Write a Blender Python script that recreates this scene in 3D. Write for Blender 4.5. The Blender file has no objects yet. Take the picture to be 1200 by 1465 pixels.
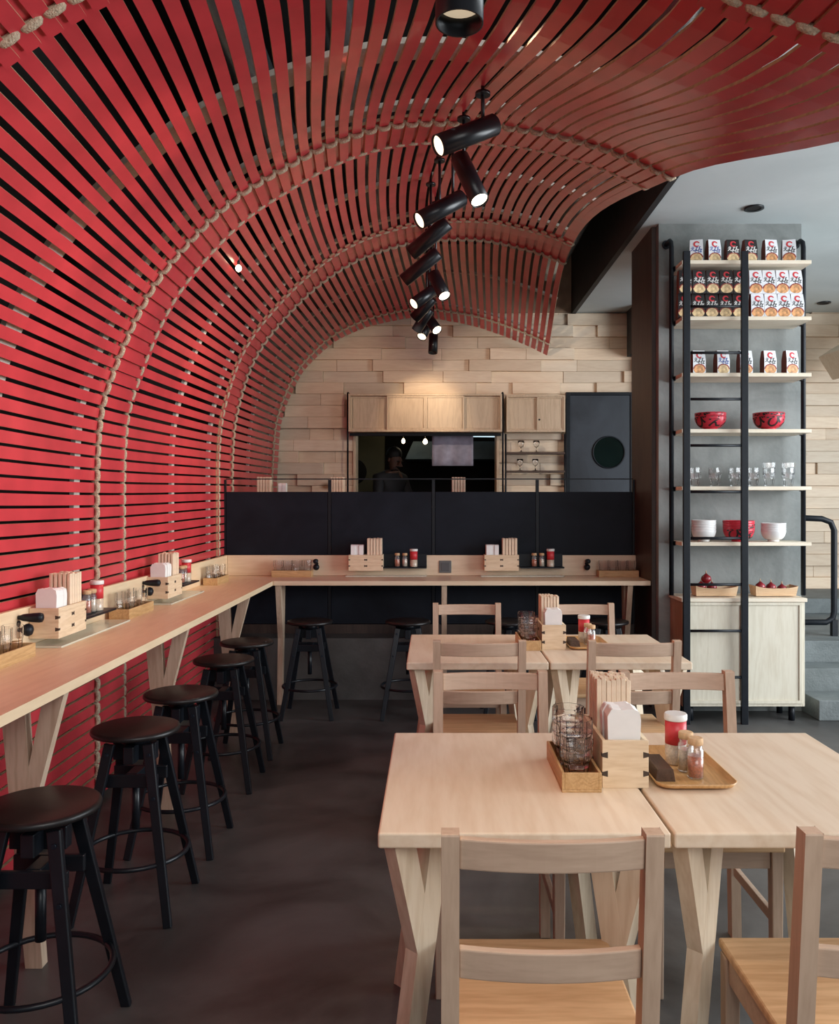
import bpy, bmesh, math, random
from mathutils import Vector, Matrix
random.seed(7)
PI = math.pi
sc = bpy.context.scene
COL = sc.collection
V = Vector

# ------------------------------------------------------------------ helpers
class MB:
    def __init__(s):
        s.v = []; s.f = []; s.m = []; s.sm = []
    def add(s, vs, fs, m=0, smooth=False):
        b = len(s.v)
        s.v += [tuple(p) for p in vs]
        for f in fs:
            s.f.append([b + i for i in f]); s.m.append(m); s.sm.append(smooth)
        return s
    def box(s, x0, x1, y0, y1, z0, z1, m=0, M=None):
        vs = [V((x, y, z)) for z in (z0, z1) for y in (y0, y1) for x in (x0, x1)]
        if M is not None: vs = [M @ p for p in vs]
        fs = [(0, 2, 3, 1), (4, 5, 7, 6), (0, 1, 5, 4), (2, 6, 7, 3), (0, 4, 6, 2), (1, 3, 7, 5)]
        return s.add(vs, fs, m)
    def beam(s, p0, p1, w, d, side=(1, 0, 0), w1=None, d1=None, m=0, flat=False):
        """bar from p0 to p1; w measured along `side`, d across it; flat cuts ends level"""
        p0, p1 = V(p0), V(p1); a = (p1 - p0).normalized()
        sd = V(side)
        if flat:
            n = V((0, 0, 1)).cross(sd).normalized()
        else:
            sd = (sd - a * a.dot(sd)).normalized(); n = a.cross(sd).normalized()
        w1 = w if w1 is None else w1; d1 = d if d1 is None else d1
        vs = []
        for p, ww, dd in ((p0, w, d), (p1, w1, d1)):
            for i, j in ((-1, -1), (1, -1), (1, 1), (-1, 1)):
                vs.append(p + sd * (ww / 2 * i) + n * (dd / 2 * j))
        fs = [(3, 2, 1, 0), (4, 5, 6, 7)] + [(i, (i + 1) % 4, 4 + (i + 1) % 4, 4 + i) for i in range(4)]
        return s.add(vs, fs, m)
    def prism(s, poly, t0, t1, M, m=0, smooth=False):
        """poly in local xy extruded along local z from t0 to t1, through M"""
        n = len(poly)
        vs = [M @ V((x, y, t0)) for x, y in poly] + [M @ V((x, y, t1)) for x, y in poly]
        fs = [tuple(range(n - 1, -1, -1)), tuple(range(n, 2 * n))]
        s.add(vs, fs, m)
        return s.add(vs, [(i, (i + 1) % n, n + (i + 1) % n, n + i) for i in range(n)], m, smooth)
    def lathe(s, prof, n=24, M=None, m=0, smooth=True, ph=0.0, cap=True):
        vs = []; k = len(prof)
        for r, z in prof:
            for i in range(n):
                a = 2 * PI * i / n + ph
                vs.append(V((r * math.cos(a), r * math.sin(a), z)))
        if M is not None: vs = [M @ p for p in vs]
        fs = []
        for j in range(k - 1):
            for i in range(n):
                i2 = (i + 1) % n
                fs.append((j * n + i, j * n + i2, (j + 1) * n + i2, (j + 1) * n + i))
        s.add(vs, fs, m, smooth)
        if cap:
            b = len(s.v) - len(vs)
            s.f.append([b + i for i in range(n - 1, -1, -1)]); s.m.append(m); s.sm.append(False)
            s.f.append([b + (k - 1) * n + i for i in range(n)]); s.m.append(m); s.sm.append(False)
        return s
    def tube(s, pts, r, n=8, m=0, closed=False, cap=True, smooth=True):
        pts = [V(p) for p in pts]; k = len(pts); vs = []
        up = None
        for i, p in enumerate(pts):
            a = pts[(i - 1) % k] if (closed or i > 0) else p
            b = pts[(i + 1) % k] if (closed or i < k - 1) else p
            t = (b - a).normalized()
            if up is None:
                up = V((0, 0, 1)) if abs(t.z) < .9 else V((1, 0, 0))
            u = (up - t * t.dot(up)).normalized(); up = u
            w = t.cross(u)
            for j in range(n):
                an = 2 * PI * j / n
                vs.append(p + u * (r * math.cos(an)) + w * (r * math.sin(an)))
        fs = []
        for i in range(k if closed else k - 1):
            i2 = (i + 1) % k
            for j in range(n):
                j2 = (j + 1) % n
                fs.append((i * n + j, i * n + j2, i2 * n + j2, i2 * n + j))
        b = len(s.v)
        s.add(vs, fs, m, smooth)
        if cap and not closed:
            s.f.append([b + i for i in range(n - 1, -1, -1)]); s.m.append(m); s.sm.append(False)
            s.f.append([b + (k - 1) * n + i for i in range(n)]); s.m.append(m); s.sm.append(False)
        return s
    def cyl(s, p0, p1, r, n=16, m=0, r1=None):
        p0, p1 = V(p0), V(p1); d = p1 - p0
        M = Matrix.Translation(p0) @ d.to_track_quat('Z', 'Y').to_matrix().to_4x4()
        return s.lathe([(r, 0), (r if r1 is None else r1, d.length)], n, M, m)
    def build(s, name, mat, parent=None, bevel=0, loc=None, label=None, seg=2, fix=True):
        me = bpy.data.meshes.new(name)
        me.from_pydata(s.v, [], s.f)
        for mm in (mat if isinstance(mat, (list, tuple)) else [mat]): me.materials.append(mm)
        me.polygons.foreach_set('material_index', s.m)
        me.polygons.foreach_set('use_smooth', s.sm)
        if fix:
            bm = bmesh.new(); bm.from_mesh(me); bmesh.ops.recalc_face_normals(bm, faces=bm.faces); bm.to_mesh(me); bm.free()
        me.update()
        o = bpy.data.objects.new(name, me); COL.objects.link(o)
        if parent is not None: o.parent = parent
        if loc is not None: o.location = loc
        if bevel:
            b = o.modifiers.new('Bevel', 'BEVEL'); b.width = bevel; b.segments = seg; b.limit_method = 'ANGLE'; b.angle_limit = math.radians(40)
        if label: o['label'] = label
        return o

def tag(o, label, cat, group=None, kind=None):
    o['label'] = label; o['category'] = cat
    if group: o['group'] = group
    if kind: o['kind'] = kind
    return o
def thing(name, label, cat, loc=(0, 0, 0), rz=0, group=None):
    o = bpy.data.objects.new(name, None); COL.objects.link(o)
    o.empty_display_size = .1
    o.location = loc; o.rotation_euler = (0, 0, rz)
    return tag(o, label, cat, group)
def struct(o, label=None, cat=None):
    o['kind'] = 'structure'
    if label: o['label'] = label
    if cat: o['category'] = cat
    return o
def copy_tree(o, parent=None):
    c = o.copy(); COL.objects.link(c)
    if parent is not None: c.parent = parent
    for ch in [x for x in KIDS.get(o.name, [])]:
        copy_tree(ch, c)
    return c
KIDS = {}
def reg(o):
    KIDS[o.name] = [x for x in COL.objects if x.parent == o]
    for x in KIDS[o.name]: reg(x)
    return o
def dup(o, label, loc, rz=0, group=None):
    c = copy_tree(o); c.location = loc; c.rotation_euler = (0, 0, rz); c['label'] = label
    if group: c['group'] = group
    return c
class Series:
    """first use places the built one itself, later ones copy it with all its parts"""
    def __init__(s, proto): s.p = reg(proto); s.used = False
    def put(s, label, loc, rz=0, group=None):
        if not s.used:
            s.used = True; o = s.p; o.location = loc; o.rotation_euler = (0, 0, rz); o['label'] = label
            if group: o['group'] = group
            return o
        return dup(s.p, label, loc, rz, group)

# ------------------------------------------------------------------ materials
def newmat(name):
    m = bpy.data.materials.new(name); m.use_nodes = True
    nt = m.node_tree; b = nt.nodes['Principled BSDF']
    return m, nt, b
def plain(name, col, rough=.5, metal=0, spec=.5, emit=None, es=0, noise=0, nscale=8, bump=0, bscale=60, coat=0):
    m, nt, b = newmat(name)
    b.inputs['Base Color'].default_value = (*col, 1)
    b.inputs['Roughness'].default_value = rough; b.inputs['Metallic'].default_value = metal
    b.inputs['Specular IOR Level'].default_value = spec
    if coat: b.inputs['Coat Weight'].default_value = coat; b.inputs['Coat Roughness'].default_value = .08
    if emit: b.inputs['Emission Color'].default_value = (*emit, 1); b.inputs['Emission Strength'].default_value = es
    tc = nt.nodes.new('ShaderNodeTexCoord')
    if noise:
        n = nt.nodes.new('ShaderNodeTexNoise'); n.inputs['Scale'].default_value = nscale; n.inputs['Detail'].default_value = 6
        nt.links.new(tc.outputs['Object'], n.inputs['Vector'])
        r = nt.nodes.new('ShaderNodeValToRGB')
        r.color_ramp.elements[0].position = .3; r.color_ramp.elements[1].position = .7
        r.color_ramp.elements[0].color = (*[c * (1 - noise) for c in col], 1)
        r.color_ramp.elements[1].color = (*[min(1, c * (1 + noise)) for c in col], 1)
        nt.links.new(n.outputs['Fac'], r.inputs['Fac']); nt.links.new(r.outputs['Color'], b.inputs['Base Color'])
    if bump:
        n2 = nt.nodes.new('ShaderNodeTexNoise'); n2.inputs['Scale'].default_value = bscale; n2.inputs['Detail'].default_value = 4
        nt.links.new(tc.outputs['Object'], n2.inputs['Vector'])
        bp = nt.nodes.new('ShaderNodeBump'); bp.inputs['Strength'].default_value = bump; bp.inputs['Distance'].default_value = .01
        nt.links.new(n2.outputs['Fac'], bp.inputs['Height']); nt.links.new(bp.outputs['Normal'], b.inputs['Normal'])
    return m
def wood(name, light, dark, axis='X', scale=1.0, rough=.5, ring=.35, knots=0, attr=False, contrast=1.0):
    """stretched grain along `axis` with cathedral rings"""
    m, nt, b = newmat(name); L = nt.links; N = nt.nodes
    tc = N.new('ShaderNodeTexCoord'); oi = N.new('ShaderNodeObjectInfo')
    add = N.new('ShaderNodeVectorMath'); add.operation = 'ADD'
    mul = N.new('ShaderNodeVectorMath'); mul.operation = 'SCALE'; mul.inputs['Scale'].default_value = 7.3
    cmb = N.new('ShaderNodeCombineXYZ')
    for i in range(3): L.new(oi.outputs['Random'], cmb.inputs[i])
    L.new(cmb.outputs[0], mul.inputs[0]); L.new(tc.outputs['Object'], add.inputs[0]); L.new(mul.outputs[0], add.inputs[1])
    mp = N.new('ShaderNodeMapping')
    k = {'X': (.12, 1, 1), 'Y': (1, .12, 1), 'Z': (1, 1, .12)}[axis]
    mp.inputs['Scale'].default_value = tuple(c * scale for c in k)
    L.new(add.outputs[0], mp.inputs['Vector'])
    n1 = N.new('ShaderNodeTexNoise'); n1.inputs['Scale'].default_value = 5; n1.inputs['Detail'].default_value = 2; n1.inputs['Distortion'].default_value = .4
    L.new(mp.outputs[0], n1.inputs['Vector'])
    ml = N.new('ShaderNodeMath'); ml.operation = 'MULTIPLY'; ml.inputs[1].default_value = 60
    sn = N.new('ShaderNodeMath'); sn.operation = 'SINE'
    L.new(n1.outputs['Fac'], ml.inputs[0]); L.new(ml.outputs[0], sn.inputs[0])
    n2 = N.new('ShaderNodeTexNoise'); n2.inputs['Scale'].default_value = 90; n2.inputs['Detail'].default_value = 3
    L.new(mp.outputs[0], n2.inputs['Vector'])
    n3 = N.new('ShaderNodeTexNoise'); n3.inputs['Scale'].default_value = 4; n3.inputs['Detail'].default_value = 2
    L.new(mp.outputs[0], n3.inputs['Vector'])
    a1 = N.new('ShaderNodeMath'); a1.operation = 'MULTIPLY_ADD'; a1.inputs[1].default_value = .14 * ring / .35
    L.new(sn.outputs[0], a1.inputs[0]); L.new(n2.outputs['Fac'], a1.inputs[2])
    a2 = N.new('ShaderNodeMath'); a2.operation = 'MULTIPLY_ADD'; a2.inputs[1].default_value = .6
    L.new(n3.outputs['Fac'], a2.inputs[0]); L.new(a1.outputs[0], a2.inputs[2])
    r = N.new('ShaderNodeValToRGB'); e = r.color_ramp.elements
    c = .3 / contrast
    e[0].position = .8 - c; e[1].position = .8 + c
    e[0].color = (*dark, 1); e[1].color = (*light, 1)
    L.new(a2.outputs[0], r.inputs['Fac'])
    out = r.outputs['Color']
    if knots:
        vo = N.new('ShaderNodeTexVoronoi'); vo.inputs['Scale'].default_value = knots; vo.inputs['Randomness'].default_value = 1
        mp2 = N.new('ShaderNodeMapping'); kk = {'X': (.6, 1, 1), 'Y': (1, .6, 1), 'Z': (1, 1, .6)}[axis]; mp2.inputs['Scale'].default_value = kk
        L.new(add.outputs[0], mp2.inputs['Vector']); L.new(mp2.outputs[0], vo.inputs['Vector'])
        r2 = N.new('ShaderNodeValToRGB'); r2.color_ramp.elements[0].position = .035; r2.color_ramp.elements[1].position = .1
        r2.color_ramp.elements[0].color = (.35, .22, .14, 1); r2.color_ramp.elements[1].color = (1, 1, 1, 1)
        L.new(vo.outputs['Distance'], r2.inputs['Fac'])
        mx = N.new('ShaderNodeMix'); mx.data_type = 'RGBA'; mx.blend_type = 'MULTIPLY'; mx.inputs[0].default_value = 1
        L.new(out, mx.inputs[6]); L.new(r2.outputs['Color'], mx.inputs[7]); out = mx.outputs[2]
    if attr:
        at = N.new('ShaderNodeVertexColor'); at.layer_name = 'Tone'
        mx = N.new('ShaderNodeMix'); mx.data_type = 'RGBA'; mx.blend_type = 'MULTIPLY'; mx.inputs[0].default_value = 1
        L.new(out, mx.inputs[6]); L.new(at.outputs['Color'], mx.inputs[7]); out = mx.outputs[2]
    L.new(out, b.inputs['Base Color'])
    b.inputs['Roughness'].default_value = rough
    bp = N.new('ShaderNodeBump'); bp.inputs['Strength'].default_value = .08; bp.inputs['Distance'].default_value = .002
    L.new(n2.outputs['Fac'], bp.inputs['Height']); L.new(bp.outputs['Normal'], b.inputs['Normal'])
    return m
def glassmat(name, body=.06):
    """thin clear glass: see-through sheet with fresnel reflections and a little haze"""
    m, nt, b = newmat(name); N = nt.nodes; L = nt.links
    out = N['Material Output']
    tr = N.new('ShaderNodeBsdfTransparent'); tr.inputs['Color'].default_value = (.985, .99, .99, 1)
    gl = N.new('ShaderNodeBsdfGlossy'); gl.inputs['Roughness'].default_value = .04
    b.inputs['Base Color'].default_value = (.85, .87, .88, 1); b.inputs['Roughness'].default_value = .3
    lw = N.new('ShaderNodeLayerWeight'); lw.inputs['Blend'].default_value = .5
    pw_ = N.new('ShaderNodeMath'); pw_.operation = 'POWER'; pw_.inputs[1].default_value = 2.2
    fr = N.new('ShaderNodeMath'); fr.operation = 'MULTIPLY_ADD'; fr.inputs[1].default_value = .8; fr.inputs[2].default_value = .05
    L.new(lw.outputs['Facing'], pw_.inputs[0]); L.new(pw_.outputs[0], fr.inputs[0])
    tc = N.new('ShaderNodeTexCoord'); n = N.new('ShaderNodeTexNoise'); n.inputs['Scale'].default_value = 60
    L.new(tc.outputs['Object'], n.inputs['Vector'])
    bp = N.new('ShaderNodeBump'); bp.inputs['Strength'].default_value = .25; bp.inputs['Distance'].default_value = .004
    L.new(n.outputs['Fac'], bp.inputs['Height']); L.new(bp.outputs['Normal'], gl.inputs['Normal']); L.new(bp.outputs['Normal'], lw.inputs['Normal'])
    m1 = N.new('ShaderNodeMixShader'); m1.inputs[0].default_value = body
    L.new(tr.outputs[0], m1.inputs[1]); L.new(b.outputs[0], m1.inputs[2])
    m2 = N.new('ShaderNodeMixShader'); L.new(fr.outputs[0], m2.inputs[0]); L.new(m1.outputs[0], m2.inputs[1]); L.new(gl.outputs[0], m2.inputs[2])
    L.new(m2.outputs[0], out.inputs['Surface'])
    return m
def solidglass(name):
    m, nt, b = newmat(name)
    b.inputs['Base Color'].default_value = (1, 1, 1, 1); b.inputs['Roughness'].default_value = .0
    b.inputs['Transmission Weight'].default_value = 1; b.inputs['IOR'].default_value = 1.47
    tc = nt.nodes.new('ShaderNodeTexCoord'); n = nt.nodes.new('ShaderNodeTexNoise'); n.inputs['Scale'].default_value = 40
    nt.links.new(tc.outputs['Object'], n.inputs['Vector'])
    bp = nt.nodes.new('ShaderNodeBump'); bp.inputs['Strength'].default_value = .08; bp.inputs['Distance'].default_value = .004
    nt.links.new(n.outputs['Fac'], bp.inputs['Height']); nt.links.new(bp.outputs['Normal'], b.inputs['Normal'])
    return m
def concrete(name, c0, c1, scale=2.0, rough=.45, r2=None, bump=.1, c2=None):
    m, nt, b = newmat(name); L = nt.links; N = nt.nodes
    tc = N.new('ShaderNodeTexCoord')
    n = N.new('ShaderNodeTexNoise'); n.inputs['Scale'].default_value = scale; n.inputs['Detail'].default_value = 9; n.inputs['Roughness'].default_value = .62; n.inputs['Distortion'].default_value = .6
    L.new(tc.outputs['Object'], n.inputs['Vector'])
    r = N.new('ShaderNodeValToRGB'); r.color_ramp.elements[0].position = .32; r.color_ramp.elements[1].position = .7
    r.color_ramp.elements[0].color = (*c0, 1); r.color_ramp.elements[1].color = (*c1, 1)
    L.new(n.outputs['Fac'], r.inputs['Fac']); L.new(r.outputs['Color'], b.inputs['Base Color'])
    rr = N.new('ShaderNodeMapRange'); rr.inputs['To Min'].default_value = rough; rr.inputs['To Max'].default_value = r2 if r2 else rough
    L.new(n.outputs['Fac'], rr.inputs['Value']); L.new(rr.outputs[0], b.inputs['Roughness'])
    n2 = N.new('ShaderNodeTexNoise'); n2.inputs['Scale'].default_value = scale * 18; n2.inputs['Detail'].default_value = 5
    L.new(tc.outputs['Object'], n2.inputs['Vector'])
    bp = N.new('ShaderNodeBump'); bp.inputs['Strength'].default_value = bump; bp.inputs['Distance'].default_value = .01
    L.new(n2.outputs['Fac'], bp.inputs['Height']); L.new(bp.outputs['Normal'], b.inputs['Normal'])
    return m

M = {}
M['red'] = plain('red_lacquer', (.57, .050, .062), .28, spec=.38, noise=.14, nscale=5, coat=.12)
M['edge'] = plain('plywood_edge', (.52, .33, .20), .6, noise=.2, nscale=40)
M['rail'] = wood('hoop_wood', (.82, .77, .67), (.70, .63, .53), 'Z', 2, .4)
M['rope'] = plain('natural_rope', (.56, .45, .32), .9, noise=.25, nscale=140, bump=.9, bscale=180)
M['black'] = plain('black_metal', (.008, .010, .014), .42, spec=.25, noise=.2, nscale=30)
M['lamp'] = plain('black_lamp_paint', (.010, .011, .014), .30, noise=.15, nscale=20)
M['panel'] = concrete('blackened_steel', (.006, .008, .013), (.014, .018, .027), 2.5, .45, .6, .02)
M['doorsteel'] = concrete('door_steel', (.010, .013, .020), (.032, .040, .055), 1.8, .35, .55, .02)
M['panel'].node_tree.nodes['Principled BSDF'].inputs['Specular IOR Level'].default_value = .15
M['stool'] = plain('black_stool_paint', (.008, .010, .014), .33, spec=.35, noise=.25, nscale=12)
M['seat_black'] = plain('black_seat_wood', (.013, .011, .011), .36, spec=.4, noise=.35, nscale=14)
M['bolt'] = plain('dark_bolt', (.02, .03, .045), .35, .6, noise=.1)
M['table'] = wood('table_birch', (.80, .665, .51), (.72, .565, .41), 'Y', .8, .42, .5, contrast=.8)
M['tableedge'] = wood('table_leg_birch', (.76, .645, .49), (.64, .51, .36), 'Z', 1.1, .5, .3)
M['chair'] = wood('chair_beech', (.56, .40, .29), (.47, .325, .23), 'Z', 1.3, .5, .25)
M['chairx'] = wood('chair_beech_rail', (.58, .415, .305), (.49, .34, .245), 'X', 1.3, .5, .25)
M['seat'] = wood('pine_seat', (.72, .46, .25), (.58, .34, .17), 'X', 1.2, .45, .4, knots=4)
M['counter'] = wood('counter_ply_y', (.80, .62, .41), (.72, .53, .34), 'Y', .8, .45, .3, contrast=.8)
M['counterx'] = wood('counter_ply_x', (.76, .60, .43), (.68, .51, .34), 'X', .8, .36, .3, contrast=.8)
M['leg'] = wood('counter_leg_wood', (.60, .45, .33), (.47, .33, .23), 'Z', 1.3, .5)
M['box'] = wood('pale_box_wood', (.80, .63, .44), (.68, .50, .32), 'X', 2, .5)
M['boxy'] = wood('pale_box_wood_side', (.80, .63, .44), (.68, .50, .32), 'Y', 2, .5)
M['joint'] = plain('dark_dovetail', (.05, .03, .02), .6, noise=.2)
M['tray'] = wood('bamboo_tray', (.60, .38, .18), (.46, .27, .11), 'Y', 2.5, .5)
M['plate'] = wood('lacquer_tray', (.62, .36, .15), (.47, .25, .09), 'Y', 2, .35)
M['stick'] = plain('chopstick_sleeve', (.80, .62, .45), .7, noise=.12, nscale=30)
M['paper'] = plain('white_paper', (.85, .84, .82), .85, noise=.04, nscale=20)
M['darkwood'] = wood('dark_walnut', (.085, .045, .028), (.045, .022, .014), 'Y', 3, .5)
M['brown'] = wood('brown_panel', (.055, .034, .026), (.030, .018, .014), 'Z', 1, .5)
M['shelf'] = wood('pale_shelf', (.83, .74, .60), (.74, .63, .48), 'X', 1.2, .5)
M['cab'] = wood('pale_cabinet', (.72, .67, .55), (.64, .58, .46), 'Z', 1.2, .5)
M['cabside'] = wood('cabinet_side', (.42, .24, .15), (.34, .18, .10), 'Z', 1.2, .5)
M['wallcab'] = wood('wall_cabinet', (.66, .50, .35), (.55, .40, .27), 'Z', 1.4, .45)
M['block'] = wood('wall_block', (.86, .70, .53), (.77, .60, .44), 'X', 1.1, .65, .3, knots=2.2, attr=True)
M['blockbase'] = plain('wall_substrate', (.30, .20, .13), .8, noise=.2)
M['concrete'] = concrete('column_concrete', (.135, .15, .145), (.33, .345, .335), 1.7, .6, .75, .2)
M['floor'] = concrete('polished_concrete', (.028, .026, .025), (.120, .118, .114), 1.5, .28, .5, .05)
M['plinth'] = concrete('dark_plinth', (.05, .048, .045), (.11, .105, .10), 2.5, .55, .7, .15)
M['step'] = concrete('step_concrete', (.10, .115, .115), (.19, .21, .21), 4, .6, .8, .3)
M['ceilgrey'] = concrete('grey_ceiling', (.52, .58, .59), (.62, .68, .69), 1.2, .55, .7, .03)
M['dark'] = plain('dark_void', (.012, .011, .010), .9, noise=.2)
M['void'] = plain('dark_backing', (.020, .016, .014), .85, noise=.3)
M['fascia'] = plain('dark_fascia', (.028, .028, .029), .7, noise=.2)
M['litback'] = plain('lit_tan_backing', (.88, .76, .60), .7, noise=.15)  # pale tan stands in for light on the wall behind the slats
M['duct'] = plain('duct_metal', (.50, .55, .58), .25, .9, noise=.1)
M['glass'] = glassmat('clear_glass')
M['tumbler'] = solidglass('faceted_tumbler_glass')
M['acrylic'] = plain('pale_acrylic', (.62, .62, .52), .12, noise=.05)
M['white'] = plain('white_ceramic', (.80, .79, .78), .3, noise=.03)
M['redbowl'] = plain('red_bowl', (.58, .030, .055), .3, noise=.08)
M['ink'] = plain('black_ink', (.015, .012, .012), .5, noise=.1)
M['blueink'] = plain('blue_ink', (.04, .10, .40), .5, noise=.1)
M['redink'] = plain('red_ink', (.66, .045, .06), .5, noise=.05)
M['packw'] = plain('white_pack', (.82, .83, .86), .45, noise=.03)
M['packb'] = plain('black_pack', (.022, .018, .018), .4, noise=.1)
M['packside'] = plain('brown_pack_side', (.18, .05, .035), .5, noise=.1)
M['food'] = plain('noodle_picture', (.62, .30, .12), .5, noise=.55, nscale=55)
M['food2'] = plain('noodle_picture_pale', (.80, .52, .28), .5, noise=.45, nscale=55)
M['foodrim'] = plain('bowl_picture_rim', (.30, .03, .025), .5, noise=.3, nscale=40)
M['spicer'] = plain('red_spice', (.46, .12, .05), .35, coat=1, noise=.35, nscale=200)
M['spicew'] = plain('pale_spice', (.62, .50, .38), .35, coat=1, noise=.2, nscale=200)
M['cork'] = plain('cork', (.62, .40, .22), .8, noise=.2, nscale=90)
M['redlabel'] = plain('red_label', (.62, .04, .05), .4, noise=.08)
M['lid'] = plain('white_lid', (.78, .76, .73), .4, noise=.03)
M['onion'] = plain('red_onion', (.24, .014, .022), .25, noise=.4, nscale=22)
M['basket'] = wood('thin_wood_boat', (.76, .54, .34), (.66, .44, .26), 'X', 2, .6)
M['lens'] = plain('lamp_lens', (1, .9, .75), .3, emit=(1, .80, .55), es=7, noise=.02)
M['lensdim'] = plain('lamp_lens_dim', (.9, .8, .6), .3, emit=(1, .80, .55), es=.5, noise=.02)
M['lensmid'] = plain('lamp_lens_medium', (.9, .8, .6), .3, emit=(1, .80, .55), es=2.2, noise=.02)
M['bulb'] = plain('bulb', (1, .9, .75), .3, emit=(1, .78, .5), es=10, noise=.02)
M['cool'] = plain('cool_tube', (.8, .9, 1), .3, emit=(.6, .8, .9), es=1.3, noise=.02)
M['steel'] = plain('hood_steel', (.16, .23, .28), .5, .2, noise=.15)
M['cloth'] = plain('grey_cloth', (.34, .32, .40), .9, noise=.25, nscale=9)
M['olive'] = plain('olive_wall', (.17, .155, .09), .7, noise=.2, nscale=3)
M['skin'] = plain('skin', (.16, .075, .05), .6, noise=.1)
M['uniform'] = plain('dark_uniform', (.02, .02, .024), .8, noise=.2)
M['hair'] = plain('dark_hair', (.010, .008, .007), .6, noise=.3)
M['orange'] = plain('orange_board', (.42, .14, .045), .6, noise=.1)
M['slate'] = plain('slate_blue', (.08, .11, .16), .6, noise=.1)
M['socket'] = plain('grey_socket', (.12, .12, .12), .5, noise=.1)

# ------------------------------------------------------------------ the room
mb = MB().box(-2.1, 6.2, -4.5, 8.6, -.12, 0); struct(mb.build('floor', M['floor']))
mb = MB().box(-2.1, 6.2, -4.5, 8.6, 4.0, 4.15); struct(mb.build('ceiling', M['dark']))
mb = MB().box(1.42, 6.2, -.6, 8.4, 3.31, 3.36); struct(mb.build('ceiling_right', M['ceilgrey']), 'pale grey plastered lower ceiling over the shelves', 'ceiling')
mb = MB().box(1.38, 1.42, -.6, 8.4, 3.30, 4.0); struct(mb.build('trim_1', M['fascia']))
mb = MB().box(1.92, 2.6, 8.02, 8.33, 2.86, 3.31); struct(mb.build('trim_2', M['fascia']))
mb = MB().box(-2.1, -1.82, -4.5, 8.6, 0, 4.0); struct(mb.build('wall_left', M['void']))
mb = MB().box(-1.82, -1.645, .6, 6.0, 0, .82); struct(mb.build('wall_left_lower', M['litback']))
# back wall: substrate with the kitchen opening, then blocks of uneven depth
YB = 8.4
OX0, OX1, OZ0, OZ1 = -.80, .655, 1.20, 2.12
mb = MB()
mb.box(-2.1, OX0, YB, YB + .2, 0, 4.0); mb.box(OX1, 6.2, YB, YB + .2, 0, 4.0)
mb.box(OX0, OX1, YB, YB + .2, 0, OZ0); mb.box(OX0, OX1, YB, YB + .2, OZ1, 4.0)
struct(mb.build('wall_back', M['blockbase']))
bmesh_cols = []
mb = MB(); rowh = .1142; z = .44; rnd = random.Random(21); tones = []
while z < 3.30:
    z1 = min(z + rowh, 3.31); x = -1.8 - rnd.random() * .3
    while x < 4.6:
        ln = rnd.choice([.24, .36, .48, .6, .6, .72]) ; x1 = min(x + ln, 4.7)
        dp = rnd.choice([.008, .011, .014, .045, .05])
        tone = rnd.uniform(.82, 1.06); tint = rnd.uniform(-.03, .03)
        segs = [(x, x1)]
        if z < OZ1 - .02 and z1 > OZ0:
            segs = [(a, b) for a, b in ((x, min(x1, OX0)), (max(x, OX1), x1)) if b - a > .02]
        for a, b in segs:
            mb.box(a + .001, b - .001, YB - dp, YB, z + .0008, z1 - .0008)
            tones += [(tone + tint, tone, tone - tint, 1)] * 24
        x = x1
    z = z1
o = mb.build('wall_back_blocks', M['block'], bevel=.0025, seg=1); struct(o, 'pale wooden block cladding of uneven depth on the back wall', 'wall')
ca = o.data.color_attributes.new('Tone', 'FLOAT_COLOR', 'CORNER')
ca.data.foreach_set('color', [c for t in tones for c in t])
# raised platform (kitchen side) and the kitchen behind the wall
mb = MB().box(-1.82, 1.52, 6.02, 8.4, 0, .44); struct(mb.build('floor_platform', M['plinth']), 'dark concrete plinth under the black partition', 'platform')
mb = MB().box(-1.7, 1.5, 8.6, 11.2, .30, .44); struct(mb.build('floor_kitchen', M['plinth']))
mb = MB().box(-1.7, 1.5, 11.2, 11.3, .3, 3.1); mb.box(1.5, 1.6, 8.6, 11.3, .3, 3.1); struct(mb.build('wall_kitchen', M['void']))
mb = MB().box(-1.7, -1.6, 8.6, 11.2, .44, 3.1); mb.box(-1.6, -.62, 10.6, 10.7, .44, 3.1); struct(mb.build('wall_kitchen_side', M['olive']))
mb = MB().box(-1.7, 1.6, 8.6, 11.3, 2.7, 2.8); struct(mb.build('ceiling_kitchen', M['void']))
mb = MB()
for a in ((OX0, OX0 + .028), (OX1 - .028, OX1)): mb.box(a[0], a[1], YB - .06, YB + .2, OZ0, OZ1)
mb.box(OX0 + .028, OX1 - .028, YB - .06, YB + .2, OZ0, OZ0 + .03)
struct(mb.build('window_1', M['wallcab'], bevel=.003), 'kitchen pass-through opening with a thin wooden frame', 'window')
# concrete column with dark brown left cheek
mb = MB().box(1.53, 2.5, 5.7, 6.35, 0, 3.31); struct(mb.build('wall_column', M['concrete']), 'grey concrete column face behind the shelves', 'column')
mb = MB().box(1.50, 1.529, 5.765, 6.35, 0, 3.31); struct(mb.build('trim_3', M['brown']), 'dark brown panel on the side of the column', 'panel')
# steps right of the column
mb = MB()
mb.box(2.50, 6.0, 5.44, 5.72, 0, .13); mb.box(2.52, 6.0, 5.72, 5.97, 0, .283); mb.box(2.52, 6.0, 5.97, 8.3, 0, .43)
mb.box(2.52, 6.0, 7.45, 8.3, .43, .56)
o = mb.build('stair_steps', M['step'], bevel=.004); struct(o, 'grey concrete steps rising beside the low cabinet', 'steps')
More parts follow.
